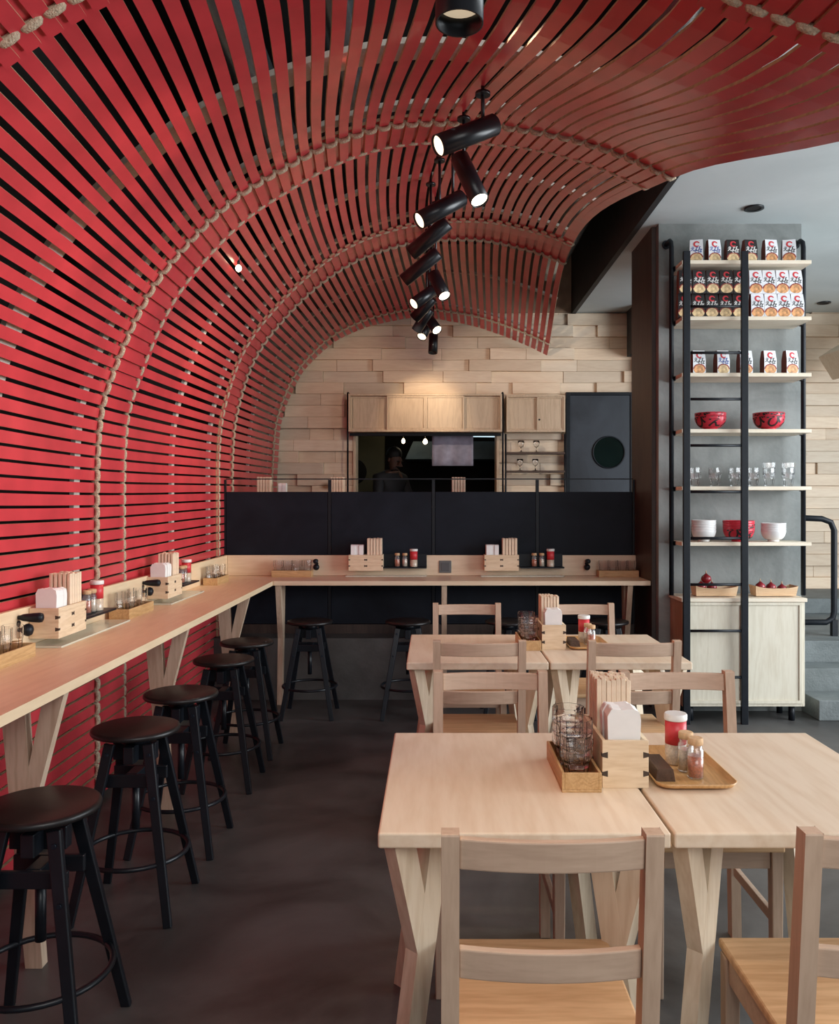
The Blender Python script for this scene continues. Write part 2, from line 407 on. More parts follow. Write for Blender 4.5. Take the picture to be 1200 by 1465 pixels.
# door
dr = MB().box(1.352, 1.945, 8.30, 8.345, .44, 2.475).build('door_1', M['doorsteel'], bevel=.003)
struct(dr, 'black steel kitchen door with a round porthole', 'door')
c = V((1.733, 8.298, 1.91))
Mr = Matrix.Translation(c) @ Matrix.Rotation(PI / 2, 4, 'X')
MB().lathe([(.150, -.004), (.162, -.004), (.162, .012), (.150, .012), (.150, -.004)], 40, Mr, cap=False).build('porthole_rim', M['black'], dr)
MB().lathe([(.150, -.002), (.150, .003)], 40, Mr).build('porthole_glass', plain('dark_green_glass', (.004, .010, .009), .08, noise=.3, nscale=3), dr)
mb = MB().box(1.31, 1.352, 8.29, 8.345, .44, 2.505).box(1.945, 1.985, 8.29, 8.345, .44, 2.505).box(1.352, 1.945, 8.29, 8.345, 2.475, 2.505)
mb.build('door_frame', M['black'], dr, bevel=.003)
# orange and blue board by the door
t = thing('wall_banner', 'tall orange board with a slate blue band, half hidden behind the column', 'banner', (2.25, 8.27, 1.4))
MB().box(-.22, .3, -.012, .012, -.2, 1.44).build('board', M['orange'], t)
MB().box(-.22, .3, -.020, -.0125, .42, .93).build('band', M['slate'], t, label='slate blue band')
# beam end at the right edge
t = MB().box(-.13, .9, -.22, .22, -.13, .13, M=Matrix.Rotation(math.radians(-32), 4, 'Y')).build('wooden_beam', M['shelf'], bevel=.012, loc=(3.83, 7.75, 2.75))
tag(t, 'pale squared timber beam end jutting in over the steps', 'beam')

# ------------------------------------------------------------------ slatted vault
RAW = {
 1.95: [(-1.56, .03), (-1.56, .8), (-1.56, 1.4), (-1.54, 1.75), (-1.475, 1.98), (-1.365, 2.18), (-1.20, 2.37), (-1.0, 2.52), (-.80, 2.64), (-.55, 2.745), (-.30, 2.80), (0, 2.82), (.30, 2.775), (.52, 2.70), (.726, 2.60), (.934, 2.525), (1.15, 2.46), (1.36, 2.395)],
 3.9:  [(-1.56, .03), (-1.56, .8), (-1.56, 1.543), (-1.54, 1.83), (-1.488, 2.011), (-1.39, 2.245), (-1.277, 2.447), (-1.115, 2.642), (-.92, 2.824), (-.70, 2.96), (-.465, 3.08), (-.195, 3.16), (.117, 3.175), (.325, 3.155), (.497, 3.13), (.673, 3.09), (.845, 3.035), (1.01, 2.965), (1.12, 2.91)],
 6.12: [(-1.55, .03), (-1.55, .8), (-1.55, 1.5), (-1.55, 1.75), (-1.52, 2.05), (-1.408, 2.43), (-1.29, 2.64), (-1.143, 2.82), (-.99, 2.98), (-.816, 3.13), (-.612, 3.265), (-.41, 3.35), (-.18, 3.415), (.128, 3.45), (.40, 3.445), (.63, 3.40), (.837, 3.345), (1.015, 3.27)],
 8.25: [(-1.53, .03), (-1.53, .8), (-1.53, 1.5), (-1.52, 1.82), (-1.478, 2.231), (-1.306, 2.644), (-1.15, 2.83), (-.9625, 2.988), (-.76, 3.09), (-.55, 3.16), (-.1375, 3.228), (.1925, 3.185), (.406, 3.14), (.66, 3.056), (.90, 2.96), (1.1275, 2.85)],
}
RAW[.6] = [(x, z) for x, z in RAW[1.95]]
def dense(pts, per=12):
    out = []; n = len(pts)
    for i in range(n - 1):
        p0 = V(pts[max(i - 1, 0)]); p1 = V(pts[i]); p2 = V(pts[i + 1]); p3 = V(pts[min(i + 2, n - 1)])
        l = (p2 - p1).length
        m1 = (p2 - p0) / max((p2 - p1).length + (p1 - p0).length, 1e-6) * l if i > 0 else (p2 - p1)
        m2 = (p3 - p1) / max((p3 - p2).length + (p2 - p1).length, 1e-6) * l if i < n - 2 else (p2 - p1)
        for k in range(per):
            t = k / per; t2 = t * t; t3 = t2 * t
            out.append(p1 * (2 * t3 - 3 * t2 + 1) + m1 * (t3 - 2 * t2 + t) + p2 * (-2 * t3 + 3 * t2) + m2 * (t3 - t2))
    out.append(V(pts[-1])); return out
KY = sorted(RAW); PR = {}
for ky in KY:
    d = dense(RAW[ky]); s = [0]
    for a, b in zip(d, d[1:]): s.append(s[-1] + (b - a).length)
    PR[ky] = (d, s)
def at_u(ky, u):
    d, s = PR[ky]; t = min(max(u, 0), 1) * s[-1]; lo, hi = 0, len(s) - 1
    while hi - lo > 1:
        mid = (lo + hi) // 2
        if s[mid] <= t: lo = mid
        else: hi = mid
    f = (t - s[lo]) / max(s[hi] - s[lo], 1e-9)
    p = d[lo] + (d[hi] - d[lo]) * f
    if u > 1: p = d[-1] + (d[-1] - d[-2]).normalized() * ((u - 1) * s[-1])
    return p
def surf(u, y):
    ks = KY; n = len(ks); i = 0
    while i < n - 2 and y > ks[i + 1]: i += 1
    h = ks[i + 1] - ks[i]; t = (y - ks[i]) / h
    P = [at_u(k, u) for k in ks]
    def tang(j):
        if j == 0: return (P[1] - P[0]) / (ks[1] - ks[0])
        if j == n - 1: return (P[-1] - P[-2]) / (ks[-1] - ks[-2])
        a = (P[j] - P[j - 1]) / (ks[j] - ks[j - 1]); b = (P[j + 1] - P[j]) / (ks[j + 1] - ks[j])
        ha = ks[j] - ks[j - 1]; hb = ks[j + 1] - ks[j]
        return (a * hb + b * ha) / (ha + hb)
    m0, m1 = tang(i) * h, tang(i + 1) * h
    t2 = t * t; t3 = t2 * t
    q = P[i] * (2 * t3 - 3 * t2 + 1) + m0 * (t3 - 2 * t2 + t) + P[i + 1] * (-2 * t3 + 3 * t2) + m1 * (t3 - t2)
    return V((q.x, y, q.y))
def frame(u, y):
    e = .004
    tu = (surf(u + e, y) - surf(u - e, y)).normalized()
    ty = (surf(u, y + .03) - surf(u, y - .03)).normalized()
    n = ty.cross(tu).normalized()          # towards the room
    return surf(u, y), tu, n
dB, sB = PR[3.9]; LB = sB[-1]
US = []; s = .03
while s < LB - .01:
    zc = at_u(3.9, s / LB)
    k = min(max((s - 1.55) / .9, 0), 1)
    US.append(s / LB); s += .0570 + .0075 * k
NS = len(US)
def u_of(i, half):
    u = US[i]
    if half:
        k = min(max((u * LB - 1.75) / .5, 0), 1); k = k * k * (3 - 2 * k)
        if i < NS - 1: u += (US[i + 1] - US[i]) * .5 * k
        else: u += .5 * .0645 / LB * k - .03 / LB
    return u
vault = thing('slatted_vault', 'red lacquered slat vault curving from the left wall over the room', 'slat ceiling', (-1.56, 2.0, 0))
VO = V((1.56, -2.0, 0))
BAYS = [(.7, 2.07, .0, True), (1.78, 4.31, .012, False), (3.86, 6.52, .026, True), (6.08, 8.27, .012, False)]
for (y0, y1, off, half) in BAYS:
    mb = MB(); ny = 13
    for i in range(NS):
        u = u_of(i, half); vs = []
        jit = random.uniform(-.001, .001); tilt = random.uniform(-.03, .03)
        for k in range(ny):
            y = y0 + (y1 - y0) * k / (ny - 1)
            p, tu, n = frame(u, y)
            tu2 = tu * math.cos(tilt) + n * math.sin(tilt); n2 = n * math.cos(tilt) - tu * math.sin(tilt)
            p = p - n * (off + jit) + VO
            th = .013
            ka = min(max((u * LB - 1.6) / .8, 0), 1); kb = min(max((u - .70) / .2, 0), 1)
            w = (.0455 - .002 * ka + [.009, .009, .005, 0][BAYS.index((y0, y1, off, half))] * kb) / 2
            vs += [p - tu2 * w, p + tu2 * w, p + tu2 * w - n2 * th, p - tu2 * w - n2 * th]
        b = 4
        front = []; edge = []
        for k in range(ny - 1):
            a = k * b; c2 = a + b
            front += [(a, a + 1, c2 + 1, c2), (a + 3, c2 + 3, c2 + 2, a + 2)]
            edge += [(a + 1, a + 2, c2 + 2, c2 + 1), (a, c2, c2 + 3, a + 3)]
        e = (ny - 1) * b
        edge += [(0, 3, 2, 1), (e, e + 1, e + 2, e + 3)]
        base = len(mb.v); mb.v += [tuple(q) for q in vs]
        for f in front: mb.f.append([base + q for q in f]); mb.m.append(0); mb.sm.append(False)
        for f in edge: mb.f.append([base + q for q in f]); mb.m.append(1); mb.sm.append(False)
    mb.build('slat_panel', [M['red'], M['edge']], vault)
# hoops behind the slats
for y, wd in ((1.80, .07), (3.02, .115), (3.78, .06), (5.16, .05), (5.98, .05), (7.2, .05), (7.95, .04)):
    mb = MB(); vs = []; n = 70
    for k in range(n):
        u = k / (n - 1)
        p, tu, nn = frame(min(max(u, .004), .996), y)
        p = p - nn * .046 + VO
        vs += [p + V((0, -wd / 2, 0)), p + V((0, wd / 2, 0)), p + V((0, wd / 2, 0)) - nn * .02, p + V((0, -wd / 2, 0)) - nn * .02]
    fs = [(0, 3, 2, 1), tuple((n - 1) * 4 + q for q in (0, 1, 2, 3))]
    for k in range(n - 1):
        a = k * 4
        for q in range(4): fs.append((a + q, a + (q + 1) % 4, a + 4 + (q + 1) % 4, a + 4 + q))
    mb.add(vs, fs); mb.build('hoop_rail', M['rail'], vault)
# rope lashings woven round the slats
for y, off, half, r in ((1.99, .012, False, .0125), (3.9, .012, False, .0115), (4.27, .026, True, .0105), (6.12, .026, True, .0115), (6.47, .012, False, .0105), (7.98, .012, False, .009)):
    pts = []
    for i in range(NS):
        u = u_of(i, half)
        for du, dn in ((-.0235, .002), (-.017, .011), (0, .0125), (.017, .011), (.0235, .002), (.0295, -.008)):
            p, tu, nn = frame(min(u + du / LB, 1.01), y)
            pts.append(p + nn * (dn - off) + VO)
    MB().tube(pts, r, 6).build('rope_lashing', M['rope'], vault, label='beige rope lashing')
# ducts in the dark void above the slats
for i, (x, z, r) in enumerate(((-.95, 3.62, .13), (-.45, 3.72, .10), (1.05, 3.55, .12))):
    pts = [(x, .4 + .25 * k, z) for k in range(30)]
    t = MB().tube(pts, r, 16).build('vent_duct', M['duct'], loc=(0, 0, 0))
    tag(t, ['shiny round air duct above the slats nearest the left wall', 'thinner shiny duct glimpsed above the slats near the crown', 'round air duct above the slats beside the grey ceiling'][i], 'duct')

# ------------------------------------------------------------------ spot lamps
LAMPS = [((.048, 1.56, 2.31), (.052, 1.57, 2.57), 0), ((.016, 3.222, 2.787), (.244, 3.322, 2.915), 1), ((.202, 3.664, 2.736), (.116, 3.764, 2.966), 2), ((-.071, 4.05, 2.777), (.142, 4.15, 2.925), 1), ((-.124, 4.496, 2.776), (.077, 4.596, 2.925), 0), ((-.181, 5.05, 2.775), (.03, 5.15, 2.926), 0), ((.073, 5.485, 2.764), (0.0, 5.585, 2.937), 2), ((-.14, 5.807, 2.789), (0.0, 5.907, 2.911), 1), ((-.143, 6.145, 2.782), (-.005, 6.245, 2.919), 0), ((-.136, 6.537, 2.771), (-.028, 6.637, 2.93), 0), ((.030, 6.70, 2.79), (-.042, 6.80, 2.911), 2), ((-.098, 6.926, 2.782), (-.047, 7.026, 2.919), 1), ((-.006, 7.56, 2.762), (0.0, 7.60, 2.939), 0)]
lampnames = ['topmost and largest black spot lamp pointing straight down', 'black cylinder spot lamp second along the ceiling row, pointing left', 'black cylinder spot lamp with bright lens facing the room, third along the row', 'black cylinder spot lamp pointing left, fourth along the row', 'black cylinder spot lamp fifth along the row, lens hidden', 'black cylinder spot lamp sixth along the row, aimed at the left wall', 'black spot lamp with bright lens tilted right, seventh along the row', 'black spot lamp pointing left with lit lens, eighth along the row', 'small black spot lamp ninth along the row, aimed left', 'small black spot lamp tenth along the row, aimed left', 'small black spot lamp with bright lens turned right, eleventh along the row', 'small black spot lamp with lit lens, twelfth along the row', 'small black spot lamp hanging straight down, last in the row']
def crown(x, y):
    best = None
    for k in range(120, 300):
        p = surf(k / 300, y)
        if best is None or abs(p.x - x) < abs(best.x - x): best = p
    return best.z
def lamp_ab(i):
    a, b, lit = LAMPS[i]; a, b = V(a), V(b)
    if lit == 0 and 0 < i < 12: a.y += .085; b.y -= .085
    return a, b
for i, (a, b, lit) in enumerate(LAMPS):
    a, b = lamp_ab(i)
    ax = (b - a).normalized()
    t = thing('spot_lamp', lampnames[i], 'spot lamp', tuple(b), 0, 'black cylinder spot lamps along the ceiling')
    Q = Matrix.Translation(a - b) @ ax.to_track_quat('Z', 'Y').to_matrix().to_4x4()
    L = (b - a).length; R = .042 if i else .045
    MB().lathe([(R - .004, .050), (R - .004, 0), (R, 0), (R, L - .004), (R - .004, L), (.004, L)], 28, Q, cap=False).build('lamp_body', M['lamp'], t)
    zl = .009 if lit else .035
    MB().lathe([(R - .004, zl), (R - .004, zl + .003)], 24, Q).build('lens', (M['lensdim'], M['lensmid'], M['lens'])[lit], t, label='glowing warm lens' if lit else None)
    j = a + (b - a) * .78; top = crown(j.x, j.y)
    rod = MB().cyl(j - b + V((0, 0, R * .6)), V((j.x, j.y, top + .06)) - b, .0075, 8).build('rod', M['lamp'], t)
    zt = top - .012
    MB().cyl(V((j.x, j.y, zt - .012)) - b, V((j.x, j.y, zt)) - b, .03, 14).build('ceiling_plate', M['lamp'], t)
# small fixed down lights
for x, y, lab in ((2.057, 5.385, 'small round black downlight in the grey ceiling above the shelves'), (3.70, 7.95, 'small round black downlight in the grey ceiling near the block wall')):
    t = thing('downlight', lab, 'downlight', (x, y, 3.305))
    MB().lathe([(.045, -.004), (.062, -.006), (.062, .004), (.045, .004), (.045, -.004)], 24, cap=False).build('bezel', M['lamp'], t)
    MB().lathe([(.045, -.001), (.045, .003)], 20).build('reflector', M['dark'], t)
p, tu, n = frame(.545, 4.75)
t = thing('recessed_bulb', 'single bright bulb shining down between the red slats', 'bulb', tuple(p + n * .005))
MB().lathe([(.004, -.02), (.014, -.012), (.018, 0), (.014, .012), (.004, .02)], 14).build('bulb_globe', M['bulb'], t)
MB().cyl((0, 0, .018), (0, 0, .12), .008, 8).build('stem', M['lamp'], t)

# ------------------------------------------------------------------ black partition
t = thing('steel_partition', 'long black steel partition standing between the dining room and the kitchen', 'partition', (0, 6.27, .44))
xs = [-1.56, -.775, 0, .775, 1.495]
for a, b in zip(xs, xs[1:]):
    MB().box(a + .013, b - .013, -.012, .012, .07, 1.055).build('steel_panel', M['panel'], t, bevel=.002)
for x in xs:
    MB().box(x - .011, x + .011, -.016, .016, 0, 1.145).build('post', M['black'], t)
MB().box(-1.55, 1.49, -.004, .004, 1.147, 1.155).build('top_rail', M['black'], t)
MB().box(-1.55, 1.49, -.03, .014, .0, .068).build('bottom_board', M['brown'], t, label='brown wooden board along the foot')
# kitchen-side counter
t = thing('kitchen_counter', 'dark kitchen counter hidden behind the black partition', 'counter', (0, 6.6, .44))
MB().box(-1.5, 1.45, -.28, .3, .90, .94).build('counter_top', M['black'], t, bevel=.003)
MB().box(-1.45, 1.40, -.2, .25, 0, .90).build('carcass', M['panel'], t)

# ------------------------------------------------------------------ bar counter
CT = .874
t = thing('bar_counter', 'pale wooden bar counter running along the slat wall and turning along the black partition', 'bar counter', (-1.1, 5.77, 0))
D = V((1.1, -5.77, 0))
TM = Matrix.Translation(D)
MB().prism([(-1.53, .9), (-1.105, .9), (-1.105, 5.775), (-1.53, 6.2)], CT - .03, CT, TM).build('counter_top', M['counter'], t, bevel=.006, seg=3)
MB().prism([(-1.53, 6.225), (-1.53, 6.202), (-1.103, 5.775), (1.497, 5.775), (1.497, 6.225)], CT - .03, CT, TM).build('counter_top', M['counterx'], t, bevel=.006, seg=3)
MB().box(-1.545, -1.525, .9, 6.225, CT - .03, 1.025, M=TM).build('backsplash', M['counter'], t, bevel=.002)
MB().box(-1.524, 1.497, 6.207, 6.227, CT + .001, 1.025, M=TM).build('backsplash', M['counterx'], t, bevel=.002)
def yleg(h, s0=0.0):
    """2D outline pieces (s,z) of a Y shaped leg: stem/main and brace; s grows towards the wall"""
    main = [(.060, 0), (.112, 0), (.192, h), (.118, h)]
    brace = [(.0, h), (.055, h), (.118, h * .60), (.078, h * .52)]
    return main, brace
def counter_leg(x, y, ang):
    main, brace = yleg(CT - .031)
    R = Matrix.Translation(D + V((x, y, 0))) @ Matrix.Rotation(ang, 4, 'Z') @ Matrix.Rotation(PI / 2, 4, 'X')
    l = MB().prism(main, -.018, .018, R).build('leg', M['leg'], t, bevel=.002)
    bb = [(-.008, CT - .031), (.054, CT - .031), (.1045, .60), (.092, .46)]
    MB().prism(bb, -.0178, .0178, R).build('brace', M['leg'], l, bevel=.002)
for y in (2.57, 3.85, 5.13): counter_leg(-1.13, y, PI)
for x in (-1.075, .075, 1.36): counter_leg(x, 5.80, PI / 2)

# ------------------------------------------------------------------ tumblers
def glass_mb(r0=.028, r1=.042, h=.088, n=10, wall=.003):
    prof = [(.002, 0), (r0, 0), (r0 + (r1 - r0) * .55, h * .55), (r1, h * .66), (r1, h), (r1 - wall, h), (r1 - wall, h * .66), (r0 + (r1 - r0) * .5 - wall, h * .5), (r0 - wall, .010), (.002, .010)]
    return MB().lathe(prof, n, smooth=False, cap=False)
tum = Series(glass_mb().build('tumbler', M['tumbler'])); tag(tum.p, 'x', 'glass')
short = Series(glass_mb(.028, .036, .112, 9).build('drinking_glass', M['tumbler'])); tag(short.p, 'x', 'glass')

# wooden trays for glasses: long axis local Y
def tray_mb(w, l, h, th=.007):
    m = MB().box(-w / 2, w / 2, -l / 2, l / 2, 0, th)
    m.box(-w / 2, -w / 2 + th, -l / 2, l / 2, th, h).box(w / 2 - th, w / 2, -l / 2, l / 2, th, h)
    m.box(-w / 2 + th, w / 2 - th, -l / 2, -l / 2 + th, th, h).box(-w / 2 + th, w / 2 - th, l / 2 - th, l / 2, th, h)
    return m
def glass_tray(label, loc, w, l, rz=0):
    o = tray_mb(w, l, .047).build('glass_tray', M['tray'], bevel=.0012)
    o.location = loc; o.rotation_euler = (0, 0, rz)
    tag(o, label, 'tray', 'wooden trays of glasses'); return o

# ------------------------------------------------------------------ chopstick boxes, shakers
def make_holder():
    t = thing('chopstick_box', 'x', 'chopstick box')
    w, l, h, th = .112, .25, .115, .009
    MB().box(-w / 2, w / 2, -l / 2, -l / 2 + th, 0, h).build('end_board', M['box'], t, bevel=.001)
    MB().box(-w / 2, w / 2, l / 2 - th, l / 2, 0, h).build('end_board', M['box'], t, bevel=.001)
    MB().box(-w / 2, -w / 2 + th, -l / 2 + th, l / 2 - th, 0, h).build('side_board', M['boxy'], t, bevel=.001)
    MB().box(w / 2 - th, w / 2, -l / 2 + th, l / 2 - th, 0, h).build('side_board', M['boxy'], t, bevel=.001)
    MB().box(-w / 2 + th, w / 2 - th, -l / 2 + th, l / 2 - th, 0, .008).box(-w / 2 + th, w / 2 - th, -.004, .004, .008, h - .01).build('base_board', M['boxy'], t)
    e = .0007
    for zz in (.035, .08):
        for sx in (-1, 1):
            for sy in (-1, 1):
                # bow-tie keys wrap the corners
                A = Matrix.Translation((sx * (w / 2 + e), sy * (l / 2 - .012), zz)) @ Matrix(((-sx, 0, 0, 0), (0, 0, sy, 0), (0, 1, 0, 0), (0, 0, 0, 1)))
                MB().prism([(0, -.004), (.014, -.0075), (.014, .0075), (0, .004)], 0, .012 + e, A).build('corner_joint', M['joint'], t)
            A = Matrix.Translation((sx * (w / 2 + e), 0, zz)) @ Matrix(((0, 0, 1, 0), (1, 0, 0, 0), (0, 1, 0, 0), (0, 0, 0, 1)))
            MB().prism([(-.011, -.007), (0, -.004), (.011, -.007), (.011, .007), (0, .004), (-.011, .007)], -e, e, A).build('side_joint', M['joint'], t)
    return t
holder = Series(make_holder())
stick = Series(MB().box(-.0062, .0062, -.009, .009, 0, .222).build('paper_chopstick_sleeve', M['stick'], bevel=.002)); tag(stick.p, 'x', 'chopsticks')
nap = Series(MB().prism([(-.036, 0), (.036, 0), (.041, .150), (.038, .169), (.024, .177), (-.006, .174), (-.030, .176), (-.040, .158)], -.0148, .0148, Matrix.Rotation(PI / 2, 4, 'X')).build('paper_napkin', M['paper'], bevel=.004, seg=2)); tag(nap.p, 'x', 'napkin')
def fill_holder(label, loc, rz, where, nx=6, ny=2, napk=3):
    holder.put(label, loc, rz, 'dovetailed chopstick boxes')
    R = Matrix.Translation(loc) @ Matrix.Rotation(rz, 4, 'Z')
    rr = random.Random(hash(where) % 1000 if False else len(where))
    for j in range(ny):
        for i in range(nx):
            p = R @ V(((i - (nx - 1) / 2) * (.088 / nx), .018 + j * (.088 / (ny - 1)), .0085 + rr.uniform(0, .006)))
            stick.put('paper-sleeved chopsticks standing in ' + where, tuple(p), rz + rr.uniform(-.08, .08), 'chopsticks in ' + where)
    for j in range(napk):
        p = R @ V((rr.uniform(-.004, .004), -.096 + j * .031, .0085 + rr.uniform(0, .004)))
        nap.put('folded white paper napkin upright in ' + where, tuple(p), rz + rr.uniform(-.05, .05), 'napkins in ' + where)
def make_jar(name, fill, capm):
    t = thing(name, 'x', 'shaker')
    MB().lathe([(.003, 0), (.018, 0), (.0195, .003), (.0195, .070), (.016, .074), (.016, .082), (.0148, .082), (.0148, .074), (.0182, .069), (.0182, .0045), (.003, .0035)], 20, cap=False).build('jar', M['glass'], t)
    MB().lathe([(.0186, .0048), (.0186, .056)], 18).build('spice', fill, t)
    MB().lathe([(.0155, .0825), (.0185, .0835), (.0185, .098), (.0165, .100)], 20).build('stopper', capm, t)
    return t
jar_r = Series(make_jar('spice_jar', M['spicer'], M['cork'])); jar_w = Series(make_jar('spice_jar', M['spicew'], M['cork']))
def make_tin():
    t = thing('spice_shaker', 'x', 'shaker')
    MB().lathe([(.026, 0), (.027, .003), (.027, .052)], 24).build('lower_band', M['spicew'], t)
    MB().lathe([(.0272, .0525), (.0272, .113)], 24).build('red_label', M['redlabel'], t)
    MB().lathe([(.0285, .1135), (.0295, .116), (.0295, .128), (.0275, .131)], 24).build('white_lid', M['lid'], t)
    return t
tin = Series(make_tin())
def make_plate():
    w, l = .20, .33; r = .035
    def rr(w, l, r):
        pts = []
        for cx, cy, a0 in ((w / 2 - r, l / 2 - r, 0), (-w / 2 + r, l / 2 - r, PI / 2), (-w / 2 + r, -l / 2 + r, PI), (w / 2 - r, -l / 2 + r, 3 * PI / 2)):
            for k in range(7):
                a = a0 + PI / 2 * k / 6; pts.append((cx + r * math.cos(a), cy + r * math.sin(a)))
        return pts
    rings = [(rr(w - .04, l - .04, r - .012), .003), (rr(w - .012, l - .012, r), .006), (rr(w, l, r), .017), (rr(w - .006, l - .006, r - .002), .017), (rr(w - .02, l - .02, r - .004), .009), (rr(w - .04, l - .04, r - .012), .007)]
    m = MB(); n = 28; vs = [(x, y, z) for ring, z in rings for x, y in ring]; fs = []
    for k in range(len(rings) - 1):
        for i in range(n): fs.append((k * n + i, k * n + (i + 1) % n, (k + 1) * n + (i + 1) % n, (k + 1) * n + i))
    fs += [tuple(range(n - 1, -1, -1)), tuple(range((len(rings) - 1) * n, len(rings) * n))]
    m.add(vs, fs, 0, True)
    return m.build('condiment_tray', M['plate'], fix=True)
plate = Series(make_plate()); tag(plate.p, 'x', 'tray')
wblock = Series(MB().prism([(-.024, 0), (.024, 0), (.019, .030), (-.019, .030)], -.062, .062, Matrix.Rotation(PI / 2, 4, 'X')).build('wooden_block', M['darkwood'], bevel=.002)); tag(wblock.p, 'x', 'block')

# ------------------------------------------------------------------ tables
TZ = .728
def make_table():
    t = thing('dining_table', 'x', 'table')
    w, d = .613, .765
    MB().box(-w / 2, w / 2, -d / 2, d / 2, TZ - .033, TZ).build('tabletop', M['table'], t, bevel=.005, seg=3)
    h = TZ - .034
    for sx in (-1, 1):
        for sy in (-1, 1):
            cx, cy = sx * (w / 2 - .013), sy * (d / 2 - .03)
            ang = math.atan2(-sy, -sx)
            R = Matrix.Translation((cx, cy, 0)) @ Matrix.Rotation(ang, 4, 'Z') @ Matrix.Rotation(PI / 2, 4, 'X')
            main = [(.0, 0), (.050, 0), (.185, h), (.125, h)]
            l = MB().prism(main, -.019, .019, R).build('leg', M['tableedge'], t, bevel=.002)
            br = [(.010, h), (.070, h), (.1010, .56), (.083, .42)]
            MB().prism(br, -.0188, .0188, R).build('brace', M['tableedge'], l, bevel=.002)
    # stretchers under the top hold the legs
    for sx in (-1, 1):
        MB().box(sx * (w / 2 - .14) - .02, sx * (w / 2 - .14) + .02, -.20, .20, h - .05, h).build('under_rail', M['tableedge'], t, bevel=.002)
    return t
tables = Series(make_table())
TY1, TY2 = 2.134, 3.996
tables.put('pale wooden dining table at the front carrying the glasses and chopstick box', (.190, TY1, 0), 0, 'square dining tables')
tables.put('pale wooden dining table at the front carrying the condiment tray', (.810, TY1, 0), 0, 'square dining tables')
tables.put('pale wooden table of the rear pair, near the bar stools, under the glass tray', (.190, TY2, 0), 0, 'square dining tables')
tables.put('pale wooden table of the rear pair, nearest the ladder and cabinet', (.810, TY2, 0), 0, 'square dining tables')

def table_set(dx, dy, where, nstick):
    tr = glass_tray('small wooden tray of stacked glasses on ' + where, (.353 + dx, 2.13 + dy, TZ), .095, .27)
    for k, (y, n) in enumerate(((2.20, 3), (2.078, 3))):
        for q in range(n):
            tum.put(f'{["lower", "upper", "topmost"][q] if n == 2 else ["bottom", "middle", "topmost"][q]} clear tumbler of the {"back" if k == 0 else "front"} stack in the tray on ' + where, (.353 + dx, y + dy, TZ + .0075 + q * .030), .2 * k, 'stacked tumblers on the tables')
    fill_holder('pale dovetailed wooden chopstick box standing on ' + where, (.464 + dx, 2.152 + dy, TZ), 0, 'the box on ' + where, *nstick)
    plate.put('rounded brown wooden condiment tray on ' + where, (.635 + dx, 2.165 + dy, TZ), 0, 'condiment trays')
    z = TZ + .0075
    tin.put('red and white lidded spice shaker on the tray on ' + where, (.635 + dx, 2.20 + dy, z), 0, 'lidded spice shakers')
    jar_w.put('small corked jar of pale spice on the tray on ' + where, (.642 + dx, 2.135 + dy, z))
    jar_r.put('small corked jar of red spice on the tray on ' + where, (.650 + dx, 2.082 + dy, z))
    wblock.put('dark wooden block on the condiment tray on ' + where, (.568 + dx, 2.115 + dy, z))
table_set(0, 0, 'the front tables', (7, 4, 3))
table_set(.10, 1.90, 'the rear tables', (6, 4, 3))

# ------------------------------------------------------------------ chairs
def make_chair():
    t = thing('dining_chair', 'x', 'chair')
    W = .379; pw = .031
    Xp = W / 2 - pw / 2
    sh = .445
    # back posts: vertical to the seat, then leaning back
    for s in (-1, 1):
        poly = [(-.160, 0), (-.200, 0), (-.222, sh), (-.262, .855), (-.226, .855), (-.178, sh)]
        R = Matrix(((0, 0, 1, s * Xp), (1, 0, 0, 0), (0, 1, 0, 0), (0, 0, 0, 1)))
        MB().prism(poly, -pw / 2, pw / 2, R).build('back_post', M['chair'], t, bevel=.004, seg=2)
    def curved(z0, z1, yb, bow):
        m = MB(); n = 12; vs = []; x0 = W / 2 - pw
        for k in range(n):
            f = k / (n - 1) * 2 - 1; x = x0 * f; y = yb - bow * (1 - f * f)
            for zz, dy in ((z0, 0), (z1, -.006)):
                vs += [(x, y + dy - .009, zz), (x, y + dy + .009, zz)]
        fs = []
        for k in range(n - 1):
            a = k * 4; b = a + 4
            fs += [(a, b, b + 2, a + 2), (a + 1, a + 3, b + 3, b + 1), (a, a + 1, b + 1, b), (a + 2, b + 2, b + 3, a + 3)]
        fs += [(0, 2, 3, 1), tuple((n - 1) * 4 + q for q in (0, 1, 3, 2))]
        return m.add(vs, fs, 0, False)
    curved(.790, .845, -.240, .018).build('back_rail', M['chairx'], t, bevel=.003)
    curved(.590, .645, -.216, .018).build('back_rail', M['chairx'], t, bevel=.003)
    MB().box(-W / 2 + .004, W / 2 - .004, -.176, .190, sh - .02, sh).box(-W / 2 + pw + .003, W / 2 - pw - .003, -.215, -.176, sh - .02, sh).build('seat', M['seat'], t, bevel=.005)
    for s in (-1, 1):
        MB().beam((s * (Xp - .004), .155, sh - .021), (s * (Xp - .004), .160, 0), .034, .036, (1, 0, 0), .028, .030).build('front_leg', M['chair'], t, bevel=.003)
        MB().box(s * (Xp - .004) - .010, s * (Xp - .004) + .010, -.176, .137, sh - .075, sh - .021).build('side_apron', M['chairx'], t, bevel=.002)
        MB().box(s * (Xp - .004) - .008, s * (Xp - .004) + .008, -.160, .142, .205, .235).build('stretcher', M['chairx'], t, bevel=.002)
    x = Xp - .022
    MB().box(-x, x, .147, .165, sh - .075, sh - .021).build('front_apron', M['chairx'], t, bevel=.002)
    MB().box(-x - .006, x + .006, -.207, -.190, sh - .075, sh - .021).build('back_apron', M['chairx'], t, bevel=.002)
    return t
chairs = Series(make_chair()); G = 'wooden dining chairs at the tables'
chairs.put('wooden dining chair at the very front, whole back facing the room', (.203, 1.685, 0), 0, G)
